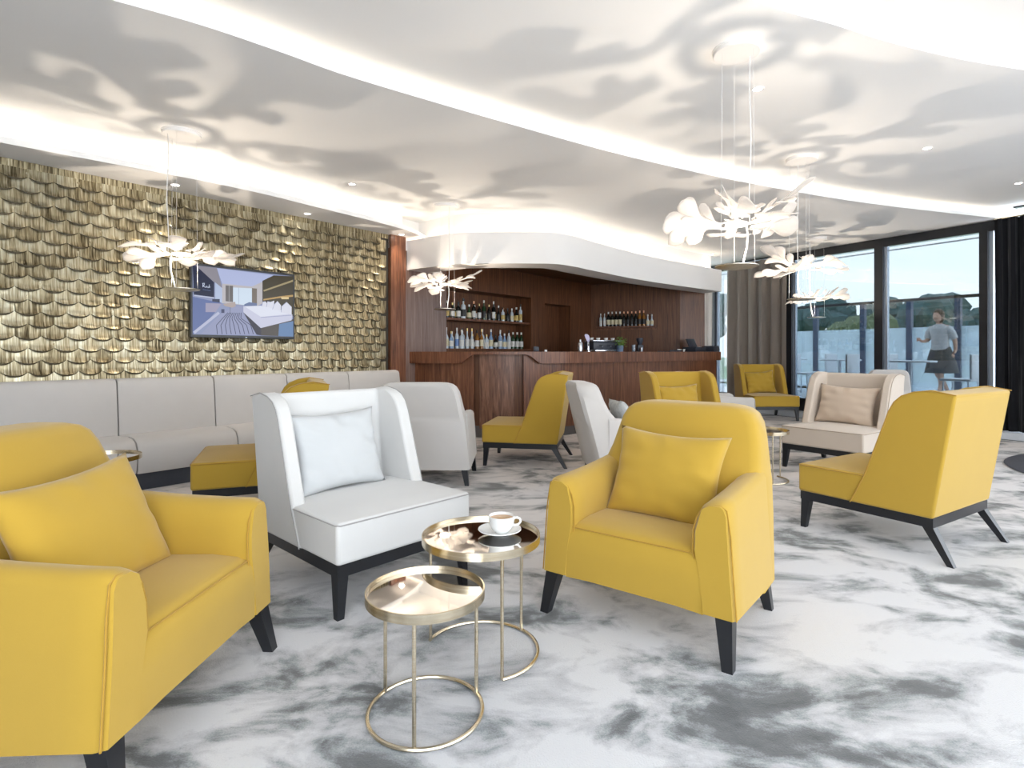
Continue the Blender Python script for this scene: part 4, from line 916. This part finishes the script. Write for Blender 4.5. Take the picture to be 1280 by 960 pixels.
def pendant(label, x, y, zc, zl, zd, rot, R=0.155):
    t = thing('pendant_lamp', label, 'pendant lamp', (x, y, 0), rot, 'pendant lamps with translucent leaves')
    obj('canopy', lathe([(0, zc - 0.035), (R * 0.93, zc - 0.035), (R * 0.96, zc - 0.03), (R * 0.96, zc - 0.012), (R, zc - 0.010), (R, zc - 0.0005), (0, zc - 0.0005)], 40), M_white, t, smooth=30)
    k = 0
    for i in range(7):
        a = i * 2 * PI / 7 + 0.2 * math.sin(i * 5 + rot); o = link('leaf', leaf_meshes[(i * 2 + int(rot * 3)) % 9], None, t, smooth=0)
        o.location = (0.07 * math.cos(a), 0.07 * math.sin(a), zl - 0.03 + 0.03 * (i % 2)); o.rotation_euler = ((0.40, -0.40, 0.10)[i % 3] + random.uniform(-0.15, 0.15), random.uniform(-0.12, 0.10), a); k += 1
        md = o.modifiers.new('solid', 'SOLIDIFY'); md.thickness = 0.003
    for i in range(3):
        a = i * 2 * PI / 3 + 0.5; o = link('leaf', leaf_meshes[(i * 3 + 1) % 9], None, t, smooth=0); o.scale = (0.42, 0.5, 0.5)
        o.location = (0.02 * math.cos(a), 0.02 * math.sin(a), zl + 0.02); o.rotation_euler = (random.uniform(-0.4, 0.4), random.uniform(-0.6, -0.3), a)
    obj('light_ring', lathe([(0.045, zl - 0.02), (0.07, zl - 0.02), (0.07, zl - 0.005), (0.045, zl - 0.005), (0.045, zl - 0.02)], 24), M_bulb, t)
    obj('reflector_disc', lathe([(0, zd - 0.012), (0.10, zd - 0.010), (0.138, zd), (0.138, zd + 0.006), (0.10, zd - 0.002), (0, zd - 0.004)], 40), M_disc, t, smooth=30)
    for a in (0.3, 2.4, 4.5):
        bm = bmesh.new(); add_tube(bm, [(0.11 * math.cos(a), 0.11 * math.sin(a), zc - 0.03), (0.12 * math.cos(a), 0.12 * math.sin(a), zd)], 0.0012, 5); obj('suspension_wire', bm, M_cord, t)
    bm = bmesh.new(); c0 = (-0.10, -0.03)
    add_tube(bm, [(c0[0] * (1.0) + 0.006 * math.sin(q * 9), c0[1] + 0.004 * math.sin(q * 7), zc - 0.03 + (zl + 0.03 - zc) * q) for q in [i / 14 for i in range(15)]], 0.0038, 6); obj('cord', bm, M_cord, t)
    bm = bmesh.new(); add_tube(bm, [(-0.07, -0.02, zl), (-0.085, -0.03, zl - 0.08), (-0.08, -0.03, zl - 0.16), (-0.045, -0.02, zd)], 0.006, 8); obj('lower_cord', bm, M_cord, t)
    ld = bpy.data.lights.new('pendant_light', 'SPOT'); ld.energy = PEND; ld.color = (1.0, 0.86, 0.70); ld.shadow_soft_size = 0.014; ld.spot_size = math.radians(168); ld.spot_blend = 0.6
    lo = bpy.data.objects.new('pendant_light', ld); C.objects.link(lo); lo.parent = t; lo.location = (0, 0, zd + 0.03); lo.rotation_euler = (PI, 0, 0)
    return t
pendant('white leaf pendant in front of the scale-tiled wall and the television', -2.83, 4.80, ZB, 2.05, 1.735, 0.4)
pendant('white leaf pendant hanging before the bottle niche', -0.857, 7.18, ZB, 2.08, 1.747, 1.9)
pendant('nearest and largest-looking white leaf pendant, right of centre', 1.50, 3.74, ZC, 2.065, 1.77, 3.1)
pendant('white leaf pendant before the taupe curtain and the first window post', 3.02, 5.84, ZC, 2.09, 1.75, 4.3)
pendant('farthest white leaf pendant, low in front of the window glass', 5.04, 9.27, ZB, 2.10, 1.77, 5.2)

# ------------------------------------------------------------ downlights
M_lamp = plain('lit_lens', (1, 1, 1, 1), 0.5, emit=(1, 0.94, 0.85, 1), estr=9.0)
def downlight(px, py, z, label, sc=1.0):
    Y = (z - CAM_Z) * 700 / (440 - py); X = (px - 640) / 700 * Y
    t = thing('downlight', label, 'ceiling light', (X, Y, z), 0, 'recessed ceiling downlights')
    obj('trim_ring', lathe([(0.034 * sc, -0.004), (0.045 * sc, -0.006), (0.046 * sc, -0.0005), (0.034 * sc, -0.0005), (0.034 * sc, -0.004)], 24), M_white, t)
    obj('lens', lathe([(0, -0.003), (0.034 * sc, -0.003), (0.034 * sc, -0.0005), (0, -0.0005)], 24), M_lamp, t)
    ld = bpy.data.lights.new('downlight_beam', 'SPOT'); ld.energy = SPOT; ld.color = (1, 0.9, 0.76); ld.spot_size = math.radians(85); ld.spot_blend = 0.8; ld.shadow_soft_size = 0.03
    lo = bpy.data.objects.new('downlight_beam', ld); C.objects.link(lo); lo.parent = t; lo.location = (0, 0, -0.03)
for px, py, z, lb in ((947, 111, ZC, 'round downlight next to the nearest pendant canopy'), (1159, 185, ZC, 'round downlight on the middle ceiling, right of the second canopy'), (1273, 229, ZC, 'round downlight at the right edge of the middle ceiling'),
                      (440, 230, ZB, 'round downlight between the left pendant and the bar pendant'), (681, 268, ZB, 'round downlight above the middle of the white fascia'), (800, 297, ZB, 'round downlight above the right half of the white fascia'), (889, 318, ZB, 'round downlight above the far end of the white fascia'),
                      (219, 231, ZA, 'round downlight in the wall soffit by the left pendant cord'), (384, 267, ZA, 'round downlight in the wall soffit right of the television'), (502, 293, ZA, 'round downlight in the wall soffit at the wooden post')):
    downlight(px, py, z, lb)

# ------------------------------------------------------------ bottles
gl_cols = {'dark': (0.012, 0.014, 0.012, 1), 'green': (0.02, 0.05, 0.02, 1), 'clear': (0.62, 0.68, 0.72, 1), 'amber': (0.30, 0.13, 0.03, 1), 'blue': (0.25, 0.38, 0.58, 1), 'red': (0.12, 0.015, 0.015, 1)}
M_btl = {k: plain('bottle_glass_' + k, v, 0.08, noise=0.1) for k, v in gl_cols.items()}
M_lab = {'white': plain('white_label', (0.75, 0.74, 0.70, 1), 0.6, noise=0.15, nscale=120), 'black': plain('black_label', (0.03, 0.03, 0.03, 1), 0.5, noise=0.3, nscale=100), 'gold': plain('gold_label', (0.62, 0.45, 0.15, 1), 0.4, noise=0.2, nscale=100), 'cream': plain('cream_label', (0.70, 0.62, 0.42, 1), 0.6, noise=0.2, nscale=100), 'blue': plain('blue_label', (0.15, 0.25, 0.5, 1), 0.5, noise=0.3, nscale=100)}
M_cap = {'gold': plain('gold_cap', (0.65, 0.48, 0.2, 1), 0.3, metal=0.7, noise=0.1), 'black': plain('black_cap', (0.02, 0.02, 0.02, 1), 0.4, noise=0.1), 'white': plain('white_cap', (0.8, 0.78, 0.74, 1), 0.4, noise=0.05), 'copper': plain('copper_cap', (0.7, 0.35, 0.2, 1), 0.3, metal=0.8, noise=0.1)}
bcache = {}
def bottle(x, y, z, col, lab, cap, h, r, shape, label, group, lab_band=(0.12, 0.45)):
    t = thing('bottle', label, 'bottle', (x, y, z), random.uniform(-0.5, 0.5), group)
    key = (col, lab, cap, round(h, 3), round(r, 3), shape)
    if key not in bcache:
        nr = r * 0.34
        if shape == 'wine': pr = [(0, 0), (r, 0.0), (r, h * 0.58), (r * 0.85, h * 0.66), (nr, h * 0.76), (nr, h * 0.9), (0, h * 0.9)]
        elif shape == 'square': pr = [(0, 0), (r, 0.0), (r, h * 0.62), (r * 0.8, h * 0.68), (nr, h * 0.72), (nr, h * 0.88), (0, h * 0.88)]
        elif shape == 'belly': pr = [(0, 0), (r * 0.85, 0), (r, h * 0.18), (r * 0.95, h * 0.42), (r * 0.45, h * 0.6), (nr, h * 0.68), (nr, h * 0.88), (0, h * 0.88)]
        else: pr = [(0, 0), (r, 0), (r, h * 0.5), (r * 0.7, h * 0.60), (nr, h * 0.70), (nr, h * 0.88), (0, h * 0.88)]
        n = 4 if shape == 'square' and r > 0.04 else 12
        ms = []
        for nm, prof, mt in (('glass', pr, M_btl[col]), ('label', [(r * 1.012, h * lab_band[0]), (r * 1.015, h * lab_band[0] + 0.001), (r * 1.015, h * lab_band[1]), (r * 1.0, h * lab_band[1] + 0.001)], M_lab[lab]), ('cap', [(0, h * 0.86), (nr * 1.15, h * 0.86), (nr * 1.15, h), (0, h)], M_cap[cap])):
            bm = lathe(prof, 12); bmesh.ops.recalc_face_normals(bm, faces=bm.faces); me = bpy.data.meshes.new(nm); bm.to_mesh(me); bm.free(); me.materials.append(mt)
            me.polygons.foreach_set('use_smooth', [True] * len(me.polygons)); me.set_sharp_from_angle(angle=0.6); ms.append((nm, me))
        bcache[key] = ms
    for nm, me in bcache[key]:
        o = bpy.data.objects.new(nm, me); C.objects.link(o); o.parent = t
    return t
def row(n, s0, s1, z, spec, where, group, off=-0.13):
    for i in range(n):
        s = s0 + (s1 - s0) * i / (n - 1); p = wall(s, off + 0.03 * ((i * 7) % 3 - 1))
        col, lab, cap, h, r, shp = spec(i)
        bottle(p.x, p.y, z, col, lab, cap, h, r, shp, '%s glass bottle with %s label, %s from the left %s' % (col, lab, ordn[i], where), group)
rnd = random.Random(11)
up_spec = [(rnd.choice(['dark', 'dark', 'dark', 'green', 'amber', 'red', 'clear']), rnd.choice(['white', 'white', 'cream', 'black', 'gold']), rnd.choice(['gold', 'black', 'black', 'white', 'copper']), rnd.choice([0.24, 0.27, 0.30, 0.33]), rnd.choice([0.032, 0.036, 0.040]), rnd.choice(['wine', 'square', 'belly', 'spirit'])) for _ in range(26)]
lo_spec = [(rnd.choice(['clear', 'clear', 'blue', 'dark', 'clear', 'amber']), rnd.choice(['white', 'white', 'blue', 'cream']), rnd.choice(['gold', 'black', 'white', 'white']), rnd.choice([0.24, 0.27, 0.30, 0.33]), rnd.choice([0.032, 0.036, 0.040]), rnd.choice(['wine', 'square', 'belly', 'spirit'])) for _ in range(22)] + [('green', 'white', 'white', 0.30, 0.037, 'wine')] * 4
row(24, N0 + 0.08, N1 - 0.16, 1.736, lambda i: up_spec[i], 'on the upper niche shelf', 'bottles on the upper niche shelf')
row(26, N0 + 0.06, N1 - 0.10, 1.256, lambda i: lo_spec[i], 'on the lower niche shelf', 'bottles on the lower niche shelf')
# right wall shelf
d12 = (P2 - P1).normalized(); n12 = Vector((d12.y, -d12.x))
sh = thing('wall_shelf', 'thin wooden shelf on the right bar wall carrying one row of bottles', 'shelf', (P1.x, P1.y, 0), math.atan2(d12.y, d12.x))
bm = bmesh.new(); add_box(bm, 0.16, 1.36, -0.16, -0.001, 1.70, 1.73); obj('board', bm, M_wood, sh, smooth=0)
bm = bmesh.new(); add_box(bm, 0.16, 1.36, -0.012, -0.001, 1.66, 1.70); obj('rail', bm, M_wood, sh, smooth=0)
rs = [('clear', 'white', 'white', 0.27, 0.026, 'wine')] * 2 + [('dark', 'cream', 'white', 0.30, 0.037, 'wine')] * 4 + [('dark', 'black', 'copper', 0.30, 0.030, 'wine')] * 4 + [('amber', 'black', 'copper', 0.31, 0.034, 'wine')] * 2 + [('clear', 'cream', 'white', 0.23, 0.036, 'belly')] * 2
for i, sp_ in enumerate(rs):
    q = P1 + d12 * (0.24 + 1.04 * i / 13) + n12 * 0.085
    bottle(q.x, q.y, 1.731, *sp_, 'slim %s bottle with %s label, %s from the left on the wall shelf' % (sp_[0], sp_[1], ordn[i]), 'bottles on the right wall shelf')

# ------------------------------------------------------------ things on the bar counter
def on_bar(px, off=0.30):
    best = min(range(len(CT)), key=lambda i: abs(640 + 700 * offset(CT, off)[i].x / offset(CT, off)[i].y - px)); return offset(CT, off)[best]
M_chr = plain('polished_steel', (0.62, 0.64, 0.68, 1), 0.15, metal=1.0, noise=0.05); M_lil = plain('lilac_plastic', (0.55, 0.50, 0.75, 1), 0.3, noise=0.05); M_slate = plain('slate_plastic', (0.035, 0.04, 0.055, 1), 0.4, noise=0.2)
BZ = 1.206
p = on_bar(752, 0.35); t = thing('coffee_machine', 'low steel coffee machine behind the plant on the counter', 'coffee machine', (p.x, p.y, BZ), 0.5)
obj('body', box(-0.24, 0.30, -0.12, 0.14, 0.03, 0.16, 0.012), M_slate, t); obj('cup_tray', box(-0.26, 0.32, -0.14, 0.15, 0.165, 0.185, 0.004), M_chr, t); obj('drip_tray', box(-0.24, 0.30, -0.17, -0.02, 0.0, 0.03, 0.004), M_chr, t)
for x in (-0.12, 0.04, 0.18):
    bm = bmesh.new(); add_tube(bm, [(x, -0.12, 0.10), (x, -0.20, 0.09)], 0.014, 8); obj('portafilter', bm, M_chr, t)
for x in (-0.19, -0.06, 0.10, 0.24):
    o = obj('cup', lathe([(0, 0.187), (0.025, 0.187), (0.036, 0.225), (0.033, 0.225), (0.02, 0.195), (0, 0.195)], 14), M_porc, None); o.location = (p.x + x * math.cos(0.5), p.y + x * math.sin(0.5), BZ)
    tag(o, 'small white cup on the coffee machine, %s' % {-0.19: 'leftmost of four', -0.06: 'second from the left', 0.10: 'third from the left', 0.24: 'rightmost of four'}[x], 'cup', 'cups on the coffee machine')
p = on_bar(736, 0.22); t = thing('beer_tap', 'lilac-handled chrome beer tap at the left of the coffee machine', 'beer tap', (p.x, p.y, BZ))
obj('column', lathe([(0, 0), (0.035, 0), (0.035, 0.01), (0.018, 0.02), (0.018, 0.15), (0.024, 0.17), (0, 0.175)], 14), M_chr, t)
bm = bmesh.new(); add_loft(bm, [[(x + w * sx_, -0.01 + 0.012 * sy_, z) for sx_, sy_ in ((-1, -1), (1, -1), (1, 1), (-1, 1))] for x, z, w in ((0, 0.15, 0.012), (-0.01, 0.2, 0.03), (-0.025, 0.25, 0.034), (-0.035, 0.27, 0.015))]); obj('handle', bm, M_lil, t)
bm = bmesh.new(); add_tube(bm, [(0, -0.01, 0.12), (0, -0.06, 0.12), (0, -0.07, 0.09)], 0.008, 8); obj('spout', bm, M_chr, t)
p = on_bar(727, 0.3); t = thing('steel_shaker', 'steel cocktail shaker left of the beer tap', 'shaker', (p.x, p.y, BZ)); obj('cup', lathe([(0, 0), (0.033, 0), (0.042, 0.13), (0.03, 0.15), (0, 0.15)], 16), M_chr, t); obj('cap', lathe([(0, 0.151), (0.022, 0.151), (0.018, 0.185), (0, 0.187)], 16), M_chr, t)
p = on_bar(778, 0.09); t = thing('potted_herb', 'small green herb plant in a glass pot on the bar counter', 'plant', (p.x, p.y, BZ))
obj('pot', lathe([(0, 0), (0.05, 0), (0.058, 0.10), (0.054, 0.10), (0.046, 0.01), (0, 0.01)], 18), plain('blue_glass_pot', (0.12, 0.18, 0.28, 1), 0.1, noise=0.1), t)
M_herb = plain('herb_green', (0.16, 0.30, 0.05, 1), 0.6, noise=0.4, nscale=60)
bm = bmesh.new(); rl = random.Random(4)
for i in range(110):
    a, r_, z = rl.uniform(0, 6.28), rl.uniform(0, 0.10), rl.uniform(0.10, 0.24); w = 0.016
    Mx = Matrix.Translation((r_ * math.cos(a), r_ * math.sin(a), z - r_ * 0.4)) @ Matrix.Rotation(rl.uniform(0, 6.28), 4, 'Z') @ Matrix.Rotation(rl.uniform(-0.9, 0.9), 4, 'X')
    vv = [bm.verts.new(Mx @ Vector(q)) for q in ((0, -w * 0.3, 0), (w, -w * 0.9, 0.004), (2.4 * w, 0, 0), (w, w * 0.9, 0.004))]; bm.faces.new(vv)
obj('foliage', bm, M_herb, t, smooth=0, kind='stuff', recalc=False)
bm = bmesh.new()
for i in range(12): a = i * 0.52; add_tube(bm, [(0, 0, 0.06), (0.07 * math.cos(a), 0.07 * math.sin(a), 0.19)], 0.002, 4)
obj('stems', bm, M_herb, t, kind='stuff')
p = on_bar(790, 0.25); t = thing('drinking_glass', 'clear drinking glass right of the herb plant', 'glass', (p.x, p.y, BZ)); obj('body', lathe([(0, 0), (0.028, 0), (0.034, 0.12), (0.031, 0.12), (0.026, 0.01), (0, 0.01)], 16), glass('tumbler_glass', (0.85, 0.9, 0.95, 1), 2.5, 0.25), t)
p = on_bar(803, 0.35); t = thing('coffee_grinder', 'black coffee grinder with a steel cup right of the plant', 'grinder', (p.x, p.y, BZ)); obj('body', box(-0.05, 0.05, -0.07, 0.07, 0, 0.12, 0.01), M_slate, t); obj('hopper', lathe([(0.03, 0.12), (0.06, 0.2), (0.06, 0.24), (0, 0.245)], 16), M_slate, t)
bm = lathe([(0, 0), (0.03, 0), (0.035, 0.07), (0.03, 0.07), (0, 0.01)], 14); o = obj('steel_cup', bm, M_chr, t); o.location = (0.0, -0.11, 0)
p = on_bar(838, 0.28); t = thing('bar_tray', 'flat dark tray lying on the counter right of the grinder', 'tray', (p.x, p.y, BZ), 0.75); obj('base', box(-0.20, 0.20, -0.13, 0.13, 0, 0.012, 0.003), M_slate, t); obj('rim', box(-0.20, 0.20, -0.14, -0.13, 0, 0.03, 0.003), M_slate, t)
for i, px in enumerate((848, 852, 856)):
    p = on_bar(px, 0.30 + 0.08 * (i % 2)); t = thing('coffee_saucer', '', 'cup', (p.x + 0.0, p.y, BZ)); t['label'] = 'white espresso cup on the counter, %s of three before the cash desk' % ('left', 'middle', 'right')[i]; t['group'] = 'espresso cups on the counter'
    t.name = 'espresso_cup'; obj('body', lathe([(0, 0), (0.02, 0), (0.032, 0.05), (0.029, 0.05), (0.018, 0.008), (0, 0.008)], 14), M_porc, t)
p = on_bar(867, 0.28); t = thing('cash_register', 'dark grey cash desk terminal at the right end of the counter', 'cash register', (p.x, p.y, BZ), 0.75)
obj('base', box(-0.20, 0.20, -0.14, 0.14, 0, 0.09, 0.01), M_slate, t); bm = box(-0.15, 0.15, -0.012, 0.012, 0, 0.17, 0.01); o = obj('display', bm, M_slate, t); o.location = (-0.05, 0.0, 0.09); o.rotation_euler = (-0.4, 0, 0)
obj('receipt', box(0.08, 0.14, -0.08, 0.0, 0.0915, 0.095), M_porc, t, smooth=0)
p = on_bar(891, 0.22); t = thing('card_printer', 'low slate grey printer at the very end of the counter', 'printer', (p.x, p.y, BZ), 0.75); obj('body', box(-0.10, 0.12, -0.12, 0.12, 0, 0.10, 0.012), M_slate, t); obj('lid', box(-0.09, 0.11, -0.10, 0.10, 0.101, 0.115, 0.004), M_slate, t)
# small black box and candle near the niche
p = on_bar(672, 0.4); t = thing('napkin_box', 'small black napkin box on the counter right of the niche', 'box', (p.x, p.y, BZ)); obj('body', box(-0.04, 0.04, -0.03, 0.03, 0, 0.07, 0.004), M_slate, t); obj('napkins', box(-0.03, 0.03, -0.02, 0.02, 0.0705, 0.075), M_slate, t, smooth=0)
p = on_bar(684, 0.2); t = thing('tealight', 'tiny white tealight on the counter before the doorway', 'candle', (p.x, p.y, BZ)); obj('wax', lathe([(0, 0), (0.02, 0), (0.02, 0.025), (0, 0.026)], 14), M_porc, t); bm = bmesh.new(); add_tube(bm, [(0, 0, 0.025), (0, 0.001, 0.035)], 0.0015, 5); obj('wick', bm, M_slate, t)
